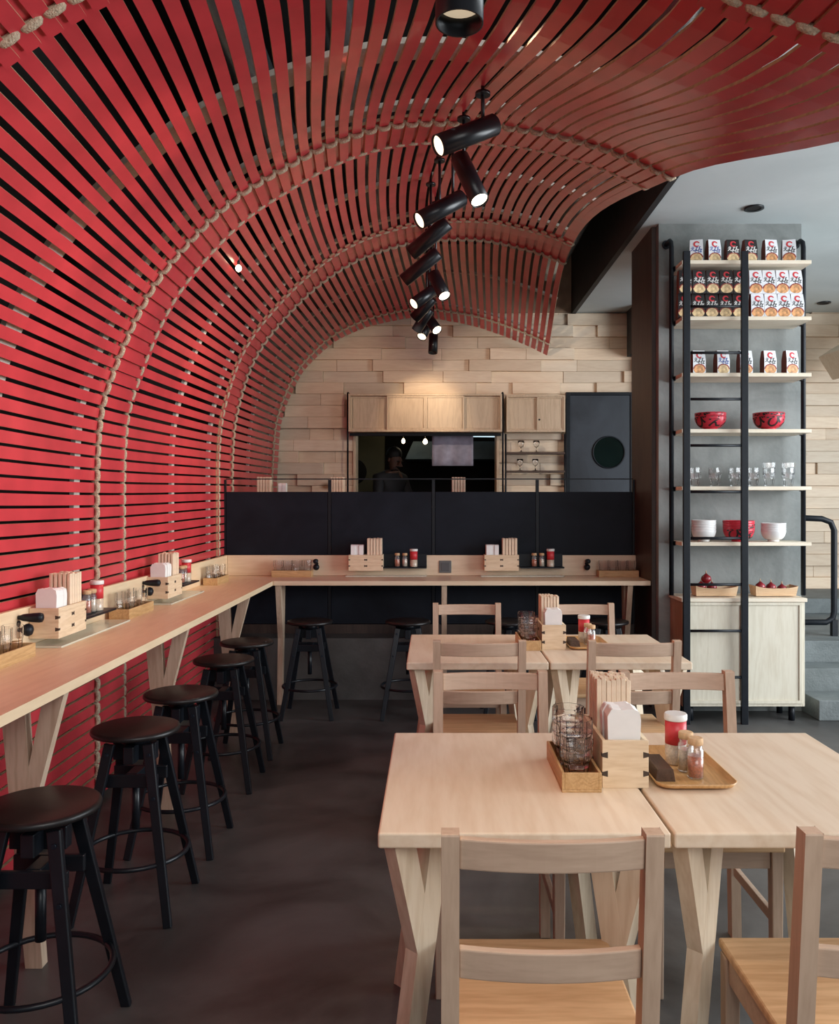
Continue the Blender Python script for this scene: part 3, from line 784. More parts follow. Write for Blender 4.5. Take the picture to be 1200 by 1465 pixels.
chairs.put('wooden dining chair cut by the right edge of the frame at the front table', (.823, 1.69, 0), 0, G)
chairs.put('wooden chair on the far side of the front tables, behind the glasses tray', (.190, 2.565, 0), PI, G)
chairs.put('wooden chair on the far side of the front tables, behind the chopstick box', (.812, 2.565, 0), PI, G)
chairs.put('dark-looking wooden chair on the near side of the rear tables, nearer the stools', (.188, 3.67, 0), 0, G)
chairs.put('dark-looking wooden chair on the near side of the rear tables, nearer the ladder', (.820, 3.67, 0), 0, G)
chairs.put('wooden chair on the far side of the rear tables, nearer the stools', (.186, 4.44, 0), PI, G)
chairs.put('wooden chair on the far side of the rear tables, behind the rear chopstick box', (.816, 4.44, 0), PI, G)

# ------------------------------------------------------------------ stools
def make_stool():
    t = thing('bar_stool', 'x', 'stool')
    MB().lathe([(.004, .607), (.135, .607), (.149, .611), (.152, .619), (.149, .627), (.140, .630), (.004, .630)], 40).build('seat', M['seat_black'], t)
    for sx in (-1, 1):
        for sy in (-1, 1):
            l = MB().beam((sx * .066, sy * .066, .585), (sx * .165, sy * .165, 0), .036, .020, (1, 0, 0), .028, .018).build('leg', M['stool'], t, bevel=.003)
            for f in (.06, .30):
                p = V((sx * .066, sy * .066, .585)).lerp(V((sx * .165, sy * .165, 0)), f)
                MB().cyl(p + V((0, sy * .0105, 0)), p + V((0, sy * .0145, 0)), .0065, 10).build('bolt', M['bolt'], l)
    ring = [(.178 * math.cos(2 * PI * k / 40), .178 * math.sin(2 * PI * k / 40), .195) for k in range(40)]
    MB().tube(ring, .0085, 8, closed=True).build('foot_ring', M['stool'], t)
    m = MB().box(-.075, .075, -.018, .018, .515, .575).box(-.018, .018, -.075, -.0185, .515, .575).box(-.018, .018, .0185, .075, .515, .575)
    m.box(-.095, .095, -.06, -.044, .43, .475).box(-.095, .095, .044, .06, .43, .475).box(-.02, .02, -.0435, .0435, .43, .475)
    m.build('hub', M['stool'], t, bevel=.003)
    MB().cyl((0, 0, .27), (0, 0, .4295), .014, 14).build('screw_post', M['stool'], t)
    MB().cyl((0, 0, .5755), (0, 0, .6065), .05, 20).build('seat_plate', M['stool'], t)
    return t
stools = Series(make_stool()); G = 'black bar stools'
for i, (x, y, rz) in enumerate(((-1.03, 2.20, 0), (-1.05, 2.96, 0), (-1.05, 3.49, 0), (-1.06, 4.24, 0), (-1.06, 4.77, 0))):
    stools.put(['black round bar stool nearest the camera, partly cut by the frame edge', 'black bar stool second from the front along the slat wall counter', 'black bar stool third from the front along the slat wall counter', 'black bar stool fourth from the front along the slat wall counter', 'black bar stool along the slat wall counter, closest to the corner leg'][i], (x, y, 0), rz, G)
for i, x in enumerate((-.825, -.17, .495, 1.15)):
    stools.put(['black bar stool at the back counter, nearest the corner', 'black bar stool at the back counter, just left of the rear tables', 'black bar stool at the back counter, mostly hidden behind the rear tables', 'black bar stool at the back counter, nearest the brown column side'][i], (x, 5.6, 0), 0, G)

# ------------------------------------------------------------------ things on the bar counter
def make_shaker_shelf():
    t = thing('shaker_shelf', 'x', 'shelf')
    MB().box(-.008, .0, -.16, .16, -.005, .095).build('back_plate', M['black'], t)
    MB().box(0, .095, -.16, .16, -.005, .004).build('ledge', M['black'], t)
    return t
sshelf = Series(make_shaker_shelf())
def hook():
    t = thing('coat_hook', 'x', 'hook')
    R = Matrix.Rotation(PI / 2, 4, 'Y')
    MB().lathe([(.008, 0), (.009, .008), (.013, .018), (.0165, .05), (.0185, .078), (.016, .088), (.008, .092), (.001, .093)], 20, R).build('peg', M['black'], t)
    MB().lathe([(.0075, .0), (.0075, .012), (.016, .018), (.0225, .030), (.0235, .038), (.019, .048), (.008, .054), (.001, .055)], 18, Matrix.Translation((.0, 0, -.045)) @ R).build('lower_knob', M['black'], t)
    MB().lathe([(.012, -.0), (.012, .004)], 16, Matrix.Translation((0, 0, -.0225)) @ R).build('wall_plate', M['black'], t)
    return t
hooks = Series(hook())
xw = -1.5245
fill_holder('chopstick box on the slat wall counter, the one nearest the camera', (xw + .057, 3.285, CT + .03), 0, 'the near box on the slat wall counter', 5, 5, 3)
fill_holder('chopstick box on the slat wall counter, the one nearest the corner', (xw + .057, 4.585, CT + .03), 0, 'the far box on the slat wall counter', 5, 5, 3)
def shelf_set(label, x, y, z, rz, where):
    sshelf.put(label, (x, y, z), rz, 'black shaker shelves')
    R = Matrix.Translation((x, y, z)) @ Matrix.Rotation(rz, 4, 'Z'); zz = .0045
    jar_r.put('small corked jar of red spice on ' + where, tuple(R @ V((.05, -.055, zz))))
    jar_w.put('small corked jar of pale spice on ' + where, tuple(R @ V((.05, -.0, zz))))
    tin.put('red and white lidded spice shaker on ' + where, tuple(R @ V((.045, .065, zz))), 0, 'lidded spice shakers')
shelf_set('black metal shaker shelf on the slat wall counter, nearest the camera', xw + .009, 3.60, .942, 0, 'the near black shelf of the slat wall counter')
shelf_set('black metal shaker shelf on the slat wall counter, nearest the corner', xw + .009, 4.93, .942, 0, 'the far black shelf of the slat wall counter')
for i, (y, l) in enumerate(((2.79, .37), (4.06, .34), (5.63, .30))):
    w = ['the slat wall counter nearest the camera', 'the middle of the slat wall counter', 'the slat wall counter by the corner'][i]
    glass_tray('narrow wooden tray of glasses on ' + w, (-1.458, y, CT), .095, l)
    for k in range(4):
        short.put('clear glass standing in the tray on ' + w, (-1.458, y + (k - 1.5) * .078, CT + .0075), .3 * k, 'glasses in the tray on ' + w)
for y, lab in ((3.08, 'black coat hook on the slat wall counter board, nearest the camera'), (4.40, 'black coat hook on the slat wall counter board, in front of the far chopstick box')):
    hooks.put(lab, (xw + .0005, y, .995), 0, 'black coat hooks')
for i, (y0, y1) in enumerate(((3.13, 3.84), (4.44, 5.08))):
    t = MB().box(-.065, .065, y0, y1, 0, .007).build('acrylic_sheet', M['acrylic'], bevel=.001, loc=(xw + .072, 0, CT + .0003))
    tag(t, ['pale clear plastic sheet on the slat wall counter under the near chopstick box', 'pale clear plastic sheet on the slat wall counter under the far chopstick box'][i], 'sheet')
yw = 6.2065
for i, (x, xs_) in enumerate(((-.492, -.21), (.495, .793))):
    w = ['left', 'right'][i]
    other = ['nearer the corner', 'nearer the column'][i]
    fill_holder('chopstick box on the back counter, the one ' + other, (x, yw - .057, CT + .045), -PI / 2, 'the back counter box ' + other, 5, 5, 3)
    shelf_set('black metal shaker shelf on the back counter, the one ' + other, xs_, yw - .009, .940, -PI / 2, 'the back counter shelf ' + other)
    t = MB().box(x - .15, xs_ + .16, -.05, .05, 0, .006).build('acrylic_sheet', M['acrylic'], bevel=.001, loc=(0, yw - .052, CT + .0003))
    tag(t, 'pale clear plastic sheet on the back counter under the chopstick box ' + other, 'sheet')
for i, x in enumerate((-1.03, 1.345)):
    w = ['the back counter by the corner', 'the back counter beside the column'][i]
    glass_tray('narrow wooden tray of glasses on ' + w, (x, 6.13, CT), .095, .29, PI / 2)
    for k in range(4):
        short.put('clear glass standing in the tray on ' + w, (x + (k - 1.5) * .069, 6.13, CT + .0075), .3 * k, 'glasses in the tray on ' + w)
for x, lab in ((-.862, 'black coat hook on the back counter board near the corner'), (1.13, 'black coat hook on the back counter board near the column')):
    hooks.put(lab, (x, yw - .0005, .985), -PI / 2, 'black coat hooks')
t = thing('wall_socket', 'square grey electrical socket on the back counter board', 'socket', (.087, yw, .94))
MB().box(-.045, .045, -.008, 0, -.045, .045).build('face_plate', M['socket'], t, bevel=.003)
MB().box(-.03, .03, -.011, -.0085, -.03, .03).build('insert', plain('socket_insert', (.08, .08, .085), .4, noise=.1), t, bevel=.002)
# holders on the kitchen counter, seen over the partition
for x, lab in ((-1.27, 'nearest the slat wall'), (-.695, 'left of the kitchen opening'), (.26, 'under the grey cloth')):
    fill_holder('chopstick box peeping over the black partition, the one ' + lab, (x, 6.62, 1.3805), PI / 2, 'the box behind the partition ' + lab, 4, 5, 2 if x < -1 else 0)

# ------------------------------------------------------------------ back wall cabinets, shelves, kitchen
def bent_post(m, x, z0, z1, y0, yw2, r):
    m.tube([(x, y0, z0), (x, y0, z1 - .03), (x, y0 + .01, z1 - .008), (x, y0 + .03, z1), (x, yw2, z1)], r, 8)
t = thing('wall_cabinet', 'long pale wooden wall cabinet above the kitchen opening', 'cabinet', (-.08, 8.35, 2.10))
w = .745
MB().box(-w, w, -.22, 0, 0, .018).box(-w, w, -.22, 0, .35, .368).box(-w, -w + .018, -.22, 0, .018, .35).box(w - .018, w, -.22, 0, .018, .35).build('carcass', M['wallcab'], t, bevel=.002)
MB().box(-w + .018, w - .018, -.02, -.005, .018, .35).build('back_board', M['wallcab'], t)
for k, (a, b, yy) in enumerate(((-.727, -.372, -.165), (-.372, .002, -.205), (.002, .378, -.205), (.378, .727, -.165))):
    d = MB().box(a + .02, b - .02, yy, yy + .008, .038, .332).build('sliding_door', M['wallcab'], t)
    fr = .017
    MB().box(a, b, yy - .008, yy + .012, .019, .019 + fr).box(a, b, yy - .008, yy + .012, .349 - fr, .349).box(a, a + fr, yy - .008, yy + .012, .019 + fr, .349 - fr).box(b - fr, b, yy - .008, yy + .012, .019 + fr, .349 - fr).build('door_frame', M['wallcab'], d, bevel=.0015)
for x in (-w - .012, w + .012):
    m = MB(); bent_post(m, x, -.75, .39, -.16, .0, .009); m.build('black_pipe', M['black'], t)
MB().box(-w, w, -.10, -.06, -.03, -.004).build('lower_rail', M['black'], t)
t = thing('wall_cabinet', 'short two-door wooden wall cabinet above the glass shelves', 'cabinet', (.995, 8.35, 2.10))
w = .285
MB().box(-w, w, -.2, 0, 0, .018).box(-w, w, -.2, 0, .34, .358).box(-w, -w + .018, -.2, 0, .018, .34).box(w - .018, w, -.2, 0, .018, .34).box(-w + .018, w - .018, -.02, -.005, .018, .34).build('carcass', M['wallcab'], t, bevel=.002)
for a, b, yy in ((-.267, .01, -.165), (.01, .267, -.185)):
    d = MB().box(a + .015, b - .015, yy, yy + .008, .034, .324).build('sliding_door', M['wallcab'], t)
    fr = .014
    MB().box(a, b, yy - .007, yy + .012, .019, .019 + fr).box(a, b, yy - .007, yy + .012, .339 - fr, .339).box(a, a + fr, yy - .007, yy + .012, .019 + fr, .339 - fr).box(b - fr, b, yy - .007, yy + .012, .019 + fr, .339 - fr).build('door_frame', M['wallcab'], d, bevel=.0015)
MB().cyl((.035, -.194, .12), (.035, -.186, .12), .009, 10).build('door_knob', M['black'], t)
t = thing('glass_shelf_rack', 'two dark open shelves holding glasses beside the kitchen opening', 'shelf rack', (.995, 8.32, 1.5))
for x in (-w - .004, w + .004): MB().tube([(x, -.12, -.5), (x, -.12, .585)], .009, 8).build('black_pipe', M['black'], t)
for zz in (.405, .225):
    MB().box(-w, w, -.15, .0, zz - .018, zz).build('shelf', M['darkwood'], t)
gob = MB().lathe([(.026, 0), (.026, .004), (.005, .008), (.005, .045), (.024, .06), (.033, .085), (.030, .115), (.028, .115), (.030, .086), (.020, .064), (.004, .052)], 14, cap=False).build('goblet', M['tumbler']); tag(gob, 'x', 'glass')
gob = Series(gob)
for k, (x, zz, lab) in enumerate(((.86, 1.9055, 'stemmed glass on the upper dark shelf, nearer the opening'), (1.01, 1.9055, 'stemmed glass on the upper dark shelf, nearer the door'), (.85, 1.7255, 'stemmed glass on the lower dark shelf, nearer the opening'), (1.0, 1.7255, 'stemmed glass on the lower dark shelf, nearer the door'))):
    gob.put(lab, (x, 8.24, zz), 0, 'stemmed glasses on dark shelves')
# inside the kitchen
t = MB(); n = 14
vs = []; fs = []
for k in range(n):
    for j in range(6):
        x = .415 * k / (n - 1); z = -.335 * j / 5
        vs.append((x, .008 * math.sin(k * 1.25) * (j / 5 + .3), z))
for k in range(n - 1):
    for j in range(5): fs.append((k * 6 + j, k * 6 + j + 1, (k + 1) * 6 + j + 1, (k + 1) * 6 + j))
t.add(vs, fs, 0, True); t = t.build('hanging_cloth', M['cloth'], loc=(-.015, 8.44, 2.118)); t.modifiers.new('Solid', 'SOLIDIFY').thickness = .003
tag(t, 'grey stained cloth hanging in the kitchen opening', 'cloth')
t = thing('extractor_hood', 'blue-grey steel hood inside the dark kitchen', 'hood', (.2, 10.7, 1.95))
MB().prism([(-.55, -.0), (1.2, 0), (1.2, .22), (-.45, .22)], -.3, .3, Matrix.Rotation(PI / 2, 4, 'X')).build('hood_body', M['steel'], t)
MB().tube([(-.35, -.31, .31), (.0, -.31, .28), (.3, -.31, .285), (.9, -.31, .28)], .012, 6).build('light_tube', M['cool'], t)
t = thing('kitchen_bench', 'dark steel work bench inside the kitchen', 'bench', (.4, 10.1, .44))
MB().box(-.7, 1.0, -.3, .3, .86, .9).box(-.65, .95, -.28, .28, .25, .28).build('bench_top', M['steel'], t)
for sx in (-.62, .92):
    for sy in (-.26, .26): MB().box(sx - .02, sx + .02, sy - .02, sy + .02, 0, .86).build('leg', M['steel'], t)
t = thing('pendant_bulb', 'warm bulb glowing inside the kitchen, left of the grey cloth', 'bulb', (-.095, 9.7, 2.115))
MB().lathe([(.004, -.03), (.022, -.018), (.028, 0), (.02, .02), (.006, .035)], 14).build('globe', M['bulb'], t)
MB().cyl((0, 0, .035), (0, 0, .58), .004, 6).build('cord', M['lamp'], t)
t = thing('pendant_bulb', 'smaller warm bulb deep inside the kitchen', 'bulb', (-.37, 10.3, 2.165))
MB().lathe([(.004, -.03), (.018, -.018), (.022, 0), (.016, .02), (.006, .035)], 14).build('globe', M['bulb'], t)
MB().cyl((0, 0, .035), (0, 0, .53), .004, 6).build('cord', M['lamp'], t)
t = thing('strip_light', 'cool strip light at the upper left of the kitchen opening', 'light', (-.80, 9.6, 2.20))
MB().cyl((-.15, 0, .0405), (-.15, 0, .5), .005, 6).build('hanger', M['black'], t)
MB().cyl((.15, 0, .0405), (.15, 0, .5), .005, 6).build('hanger', M['black'], t)
MB().box(-.22, .22, -.04, .04, 0, .04).build('housing', M['steel'], t)
MB().box(-.2, .2, -.03, .03, -.012, -.001).build('diffuser', M['cool'], t)
t = MB().lathe([(.004, 0), (.16, .0), (.16, .02), (.004, .02)], 28, Matrix.Rotation(PI / 2, 4, 'X')).build('wall_pan', M['dark'], loc=(-1.0, 10.57, 1.80)); tag(t, 'round dark pan hanging on the olive kitchen wall', 'pan')
# cook, bent over the work, only head and shoulders visible
verts = [(0, 0, .95), (0, .0, 1.12), (0, -.06, 1.28), (-.01, -.12, 1.40), (-.02, -.16, 1.47), (-.035, -.20, 1.545), (-.045, -.225, 1.62), (-.04, -.21, 1.68),
         (.17, -.10, 1.375), (.24, -.16, 1.13), (.10, -.36, 1.04), (.06, -.43, 1.03),
         (-.19, -.10, 1.375), (-.26, -.16, 1.13), (-.14, -.36, 1.04), (-.10, -.43, 1.03),
         (.10, .02, .90), (.11, -.02, .48), (.11, .02, .08), (.11, -.12, .03),
         (-.10, .02, .90), (-.11, -.02, .48), (-.11, .02, .08), (-.11, -.12, .03)]
edges = [(0, 1), (1, 2), (2, 3), (3, 4), (4, 5), (5, 6), (6, 7), (3, 8), (8, 9), (9, 10), (10, 11), (3, 12), (12, 13), (13, 14), (14, 15), (0, 16), (16, 17), (17, 18), (18, 19), (0, 20), (20, 21), (21, 22), (22, 23)]
rad = [.15, .15, .16, .11, .052, .078, .088, .06, .062, .047, .036, .03, .062, .047, .036, .03, .095, .062, .045, .04, .095, .062, .045, .04]
def skin_obj(name, verts, edges, rad, mat, parent=None, root=0):
    me = bpy.data.meshes.new(name); bm = bmesh.new(); lay = bm.verts.layers.skin.verify()
    bv = []
    for i, p in enumerate(verts):
        v = bm.verts.new(p); v[lay].radius = (rad[i], rad[i]); v[lay].use_root = (i == root); bv.append(v)
    for a, b in edges: bm.edges.new((bv[a], bv[b]))
    bm.to_mesh(me); bm.free(); me.materials.append(mat)
    o = bpy.data.objects.new(name, me); COL.objects.link(o); o.parent = parent
    sk = o.modifiers.new('Skin', 'SKIN'); sk.use_smooth_shade = True
    ss = o.modifiers.new('Sub', 'SUBSURF'); ss.levels = 1; ss.render_levels = 2
    return o
cook = thing('person', 'person in dark clothes bending over behind the kitchen opening', 'person', (-.53, 9.35, .44), .75); cook.scale = (.92, .92, .90)
skin_obj('body', verts, edges, rad, M['skin'], cook)
# uniform: jacket and trousers as slightly larger shells over the body
jv = verts[:5] + [verts[8], verts[9], V(verts[9]).lerp(V(verts[10]), .8), verts[12], verts[13], V(verts[13]).lerp(V(verts[14]), .8)]
skin_obj('jacket', [tuple(p) for p in jv], [(0, 1), (1, 2), (2, 3), (3, 4), (3, 5), (5, 6), (6, 7), (3, 8), (8, 9), (9, 10)], [.175, .17, .178, .14, .070, .080, .064, .052, .080, .064, .052], M['uniform'], cook)
skin_obj('trousers', [verts[0], verts[16], verts[17], verts[18], verts[20], verts[21], verts[22]], [(0, 1), (1, 2), (2, 3), (0, 4), (4, 5), (5, 6)], [.165, .11, .08, .065, .11, .08, .065], M['uniform'], cook)
hd = Matrix.Translation((-.04, -.19, 1.65)) @ Matrix.Rotation(.5, 4, 'X')
prof = [(.001, .115), (.05, .105), (.08, .075), (.096, .03), (.094, -.01)]
MB().lathe([(r, z) for r, z in prof], 20, hd, cap=False).build('hair', M['hair'], cook)
hf = Matrix.Translation((-.047, -.225, 1.595)) @ Matrix.Rotation(.5, 4, 'X')
MB().prism([(-.016, -.02), (.016, -.02), (.005, .035), (-.005, .035)], .075, .105, hf @ Matrix.Rotation(PI / 2, 4, 'X')).build('nose', M['skin'], cook, bevel=.006)
MB().box(-.045, -.018, -.092, -.086, .022, .034, M=hf).box(.018, .045, -.092, -.086, .022, .034, M=hf).build('eyes', M['hair'], cook)
MB().box(-.025, .025, -.086, -.08, -.05, -.042, M=hf).build('mouth', M['hair'], cook)
MB().lathe([(.003, -.025), (.012, -.015), (.014, .01), (.003, .025)], 10, hf @ Matrix.Translation((.092, 0, 0)), cap=False).lathe([(.003, -.025), (.012, -.015), (.014, .01), (.003, .025)], 10, hf @ Matrix.Translation((-.092, 0, 0)), cap=False).build('ears', M['skin'], cook)

# ------------------------------------------------------------------ shelving on the column, cabinet, ladder
SZ = [2.98, 2.617, 2.2525, 1.89, 1.52, 1.16]
t = thing('wall_shelving', 'tall black pipe shelving with six pale boards on the concrete column', 'shelving', (2.0, 5.7, 0))
for x, z0 in ((-.42, .80), (.455, .80)):
    m = MB(); m.tube([(x, -.13, z0), (x, -.13, 3.11), (x, -.12, 3.145), (x, -.09, 3.165), (x, -.002, 3.165)], .016, 10)
    m.lathe([(.03, 0), (.03, .008)], 16, Matrix.Translation((x, -.010, 3.165)) @ Matrix.Rotation(-PI / 2, 4, 'X'))
    m.build('pipe_post', M['black'], t)
for z in SZ:
    b = MB().box(-.398, .438, -.29, -.01, z - .024, z).build('shelf_board', M['shelf'], t, bevel=.002)
    MB().box(-.404, -.398, -.15, -.11, z - .03, z).build('bracket', M['black'], b)
    MB().box(.438, .444, -.15, -.11, z - .03, z).build('bracket', M['black'], b)
t = thing('low_cabinet', 'low pale wooden two-door cabinet under the column shelving', 'cabinet', (2.0, 5.55, 0))
MB().box(-.405, .405, -.155, .14, .775, .80).build('top_board', M['shelf'], t, bevel=.003)
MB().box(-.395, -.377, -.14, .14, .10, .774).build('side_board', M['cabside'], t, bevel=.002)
MB().box(.377, .395, -.14, .14, .10, .774).box(-.376, .376, .12, .14, .10, .774).box(-.376, .376, -.14, .119, .10, .118).build('carcass', M['cab'], t, bevel=.002)
for a, b in ((-.376, -.001), (.001, .376)):
    d = MB().box(a + .02, b - .02, -.140, -.128, .14, .752).build('door', M['cab'], t)
    f = .02
    MB().box(a, b, -.148, -.122, .119, .119 + f).box(a, b, -.148, -.122, .773 - f, .773).box(a, a + f, -.148, -.122, .119 + f, .773 - f).box(b - f, b, -.148, -.122, .119 + f, .773 - f).build('door_frame', M['cab'], d, bevel=.002)
for x in (-.33, .33):
    for y in (-.09, .1): MB().cyl((x, y, 0), (x, y, .0995), .02, 12).build('foot', M['black'], t)
t = thing('shelf_ladder', 'black metal ladder standing upright against the pale shelves', 'ladder', (1.80, 5.355, 0))
for x in (-.185, .185): MB().box(x - .022, x + .022, -.012, .012, 0, 3.02).build('rail', M['black'], t, bevel=.003)
for k in range(9):
    MB().cyl((-.163, 0, .30 + .296 * k), (.163, 0, .30 + .296 * k), .009, 10).build('rung', M['black'], t)

# noodle packs ------------------------------------------------------
def text_mesh(s, size, sz_off=.018):
    cu = bpy.data.curves.new('lettering', 'FONT'); cu.body = s; cu.size = size; cu.align_x = 'CENTER'; cu.align_y = 'CENTER'; cu.fill_mode = 'FRONT'; cu.resolution_u = 3; cu.offset = sz_off * size
    o = bpy.data.objects.new('lettering', cu); COL.objects.link(o)
    bpy.context.view_layer.update()
    me = bpy.data.meshes.new_from_object(o.evaluated_get(bpy.context.evaluated_depsgraph_get()))
    vs = [v.co.copy() for v in me.vertices]; fs = [list(p.vertices) for p in me.polygons]
    bpy.data.objects.remove(o); bpy.data.curves.remove(cu); bpy.data.meshes.remove(me)
    return vs, fs
TXT = {}
for ch, sz in (('えび', .034), ('そば', .027), ('え', .10), ('び', .10)):
    TXT[ch] = text_mesh(ch, sz)
FR = Matrix(((1, 0, 0, 0), (0, 0, 1, 0), (0, 1, 0, 0), (0, 0, 0, 1)))  # drawing plane facing -Y
def make_pack(name, body, textm, food):
    t = thing(name, 'x', 'noodle box')
    w, h, d = .0425, .154, .03
    m = MB()
    vs = [(-w, -d, 0), (w, -d, 0), (w, d, 0), (-w, d, 0), (-w, -d, h * .62), (w, -d, h * .62), (w, d, h * .62), (-w, d, h * .62), (-w * .94, -d * .55, h), (w * .94, -d * .55, h), (w * .94, d * .55, h), (-w * .94, d * .55, h)]
    m.add(vs, [(3, 2, 1, 0), (8, 9, 10, 11), (0, 1, 5, 4), (4, 5, 9, 8), (2, 3, 7, 6), (6, 7, 11, 10)], 0)
    m.add(vs, [(3, 0, 4, 7), (7, 4, 8, 11), (1, 2, 6, 5), (5, 6, 10, 9)], 1)
    m.build('carton', [body, M['packside']], t)
    e = .0008
    def lift(x, z):           # a point on the front of the carton
        if z <= h * .62: return V((x, -d - e, z))
        f = (z - h * .62) / (h * .38); return V((x, -d + d * .45 * f - e, z + .0002))
    # picture of a bowl of noodles
    n = 20; vs = [lift(0, .030)]; fs = []
    for k in range(n + 1):
        a = 2 * PI * k / n; vs.append(lift(.040 * math.cos(a), max(.002, .030 + .030 * math.sin(a))))
    for k in range(n): fs.append((0, k + 1, k + 2))
    MB().add(vs, fs).build('food_picture', food, t, fix=False)
    vs = []; fs = []
    for k in range(13):
        a = PI * k / 12
        for r in (1.0, 1.22): q = lift(.0345 * r * math.cos(a), .032 + .028 * r * math.sin(a)); q.y -= .0003; vs.append(q)
    for k in range(12): fs.append((2 * k, 2 * k + 1, 2 * k + 3, 2 * k + 2))
    MB().add(vs, fs).build('bowl_rim_print', M['foodrim'], t, fix=False)
    # red swirl emblem
    vs = []; fs = []; n = 22
    for k in range(n + 1):
        a = math.radians(20 + 300 * k / n); wd = .006 + .005 * math.sin(PI * k / n)
        for r in (.016 - wd / 2, .016 + wd / 2): q = lift(.002 + r * math.cos(a), .122 + r * math.sin(a)); q.y -= .0004; vs.append(q)
    for k in range(n): fs.append((2 * k, 2 * k + 1, 2 * k + 3, 2 * k + 2))
    MB().add(vs, fs).build('emblem', M['redink'], t, fix=False)
    m = MB()
    for s_, x0, z0 in (('えび', -.006, .088), ('そば', .010, .074)):
        vs, fs = TXT[s_]; q2 = []
        for v in vs: q = lift(x0 + v.x, z0 + v.y); q.y -= .0006; q2.append(q)
        m.add(q2, fs)
    m.build('lettering', textm, t, fix=False)
    return t
pw_blue = Series(make_pack('noodle_box', M['packw'], M['blueink'], M['food2']))
pw_blk = Series(make_pack('noodle_box', M['packw'], M['ink'], M['food']))
pb = Series(make_pack('noodle_box', M['packb'], M['paper'], M['food2']))
ordn = ['first', 'second', 'third', 'fourth', 'fifth', 'sixth']
G = 'noodle boxes on the column shelves'
def px2x(px, y): return (px - 620) / 1200 * y
for k, (x, ser, c) in enumerate(((1.722, pw_blue, 'white'), (1.832, pw_blue, 'white'), (1.955, pb, 'black'), (2.070, pb, 'black'), (2.203, pw_blk, 'white'), (2.327, pw_blk, 'white'))):
    ser.put(f'{c} noodle box on the top shelf, {ordn[k]} from the left', (x, 5.50, SZ[0] + .0005), [-.25, .12, 0, .1, .1, -.22][k], G)
for row, zz in ((0, 0), (1, .1546)):
    rn = ['lower', 'upper'][row]
    for k in range(5):
        pb.put(f'black noodle box in the {rn} row of the second shelf, {ordn[k]} from the left', (1.630 + .0885 * k + .004 * row, 5.47 - .004 * row, SZ[1] + .0005 + zz), random.uniform(-.03, .03), G)
    for k in range(4):
        pw_blk.put(f'white noodle box in the {rn} row of the second shelf, {ordn[k]} white one along', (2.104 + .086 * k - .012 * row, 5.47, SZ[1] + .0005 + zz), random.uniform(-.03, .03), G)
for k, x in enumerate((1.728, 1.884, 2.035, 2.190, 2.332)):
    (pw_blue if k == 1 else pw_blk).put(f'white noodle box on the third shelf, {ordn[k]} from the left', (x, 5.49, SZ[2] + .0005), [.1, .15, .1, .12, .2][k], G)

# bowls --------------------------------------------------------------
def bowl_prof(R, H, th, foot):
    out = [(foot, 0), (foot, .012)]
    for k in range(9):
        a = PI / 2 * k / 8
        out.append((foot + (R - foot) * math.sin(a) ** .8, .012 + (H - .012) * (1 - math.cos(a)) ** .85))
    inn = [(max(r - th, .004), max(z, .016) + (.0 if i == len(out[2:]) - 1 else .003)) for i, (r, z) in enumerate(out[2:])][::-1]
    return [(.003, 0)] + out + inn + [(.003, .018)]
RB, HB = .100, .088
PB_ = bowl_prof(RB, HB, .005, .045)
def rad_at(z):
    o = PB_[2:12]
    for (r0, z0), (r1, z1) in zip(o, o[1:]):
        if z0 <= z <= z1: return r0 + (r1 - r0) * (z - z0) / max(z1 - z0, 1e-6)
    return RB
def make_bowl(ch):
    t = thing('red_bowl', 'x', 'bowl')
    MB().lathe(PB_, 32, cap=False).build('bowl_body', M['redbowl'], t)
    m = MB()
    for off, c2 in ((0, ch), (1.15, 'え'), (-1.15, 'び')):
        vs, fs = TXT[c2]; q2 = []
        for v in vs:
            z = min(max(.048 + v.y * .8, .016), HB - .004); a = -PI / 2 + off + v.x / .085
            r = rad_at(z) + .0015; q2.append((r * math.cos(a), r * math.sin(a), z - .0004))
        m.add(q2, fs)
    m.build('black_lettering', M['ink'], t, fix=False)
    return t
bw = {'え': Series(make_bowl('え')), 'び': Series(make_bowl('び'))}
for x, ch, side in ((1.815, 'え', 'left'), (2.197, 'び', 'right')):
    for k in range(2):
        bw[ch].put(f'red bowl with black characters on the fourth shelf, {["lower", "upper"][k]} bowl of the {side} stack', (x, 5.50, SZ[3] + .0005 + .022 * k + .001 * k), .25 * k, 'red lettered bowls')
for k in range(4):
    bw['え'].put(f'red bowl in the middle stack on the sixth shelf, {["bottom", "second", "third", "topmost"][k]} of the stack', (2.0, 5.50, SZ[5] + .0005 + .0165 * k), .5 + .9 * k, 'red lettered bowls')
whb = MB().lathe(bowl_prof(.078, .075, .005, .036), 28, cap=False).build('white_bowl', M['white']); tag(whb, 'x', 'bowl'); whb = Series(whb)
for x, side, dz in ((1.772, 'left', .0165), (2.228, 'right', .0155)):
    for k in range(5 if side == 'left' else 4):
        whb.put(f'white bowl on the sixth shelf, {["bottom", "second", "third", "fourth", "fifth"][k]} from the bottom of the {side} stack', (x, 5.50, SZ[5] + .0005 + dz * k), 0, 'white bowls')
# glasses on the fifth shelf: stacked tumblers
k = 0
for x, n in ((1.712, 2), (1.845, 2), (1.975, 2), (2.095, 2), (2.20, 3), (2.325, 3)):
    for q in range(n):
        tum.put(f'clear tumbler on the fifth shelf, {["bottom", "second", "third"][q]} of stack {["one", "two", "three", "four", "five", "six"][k]} counted from the ladder side', (x, 5.50, SZ[4] + .0005 + .034 * q), .2 * q, 'tumblers on the fifth shelf')
    k += 1
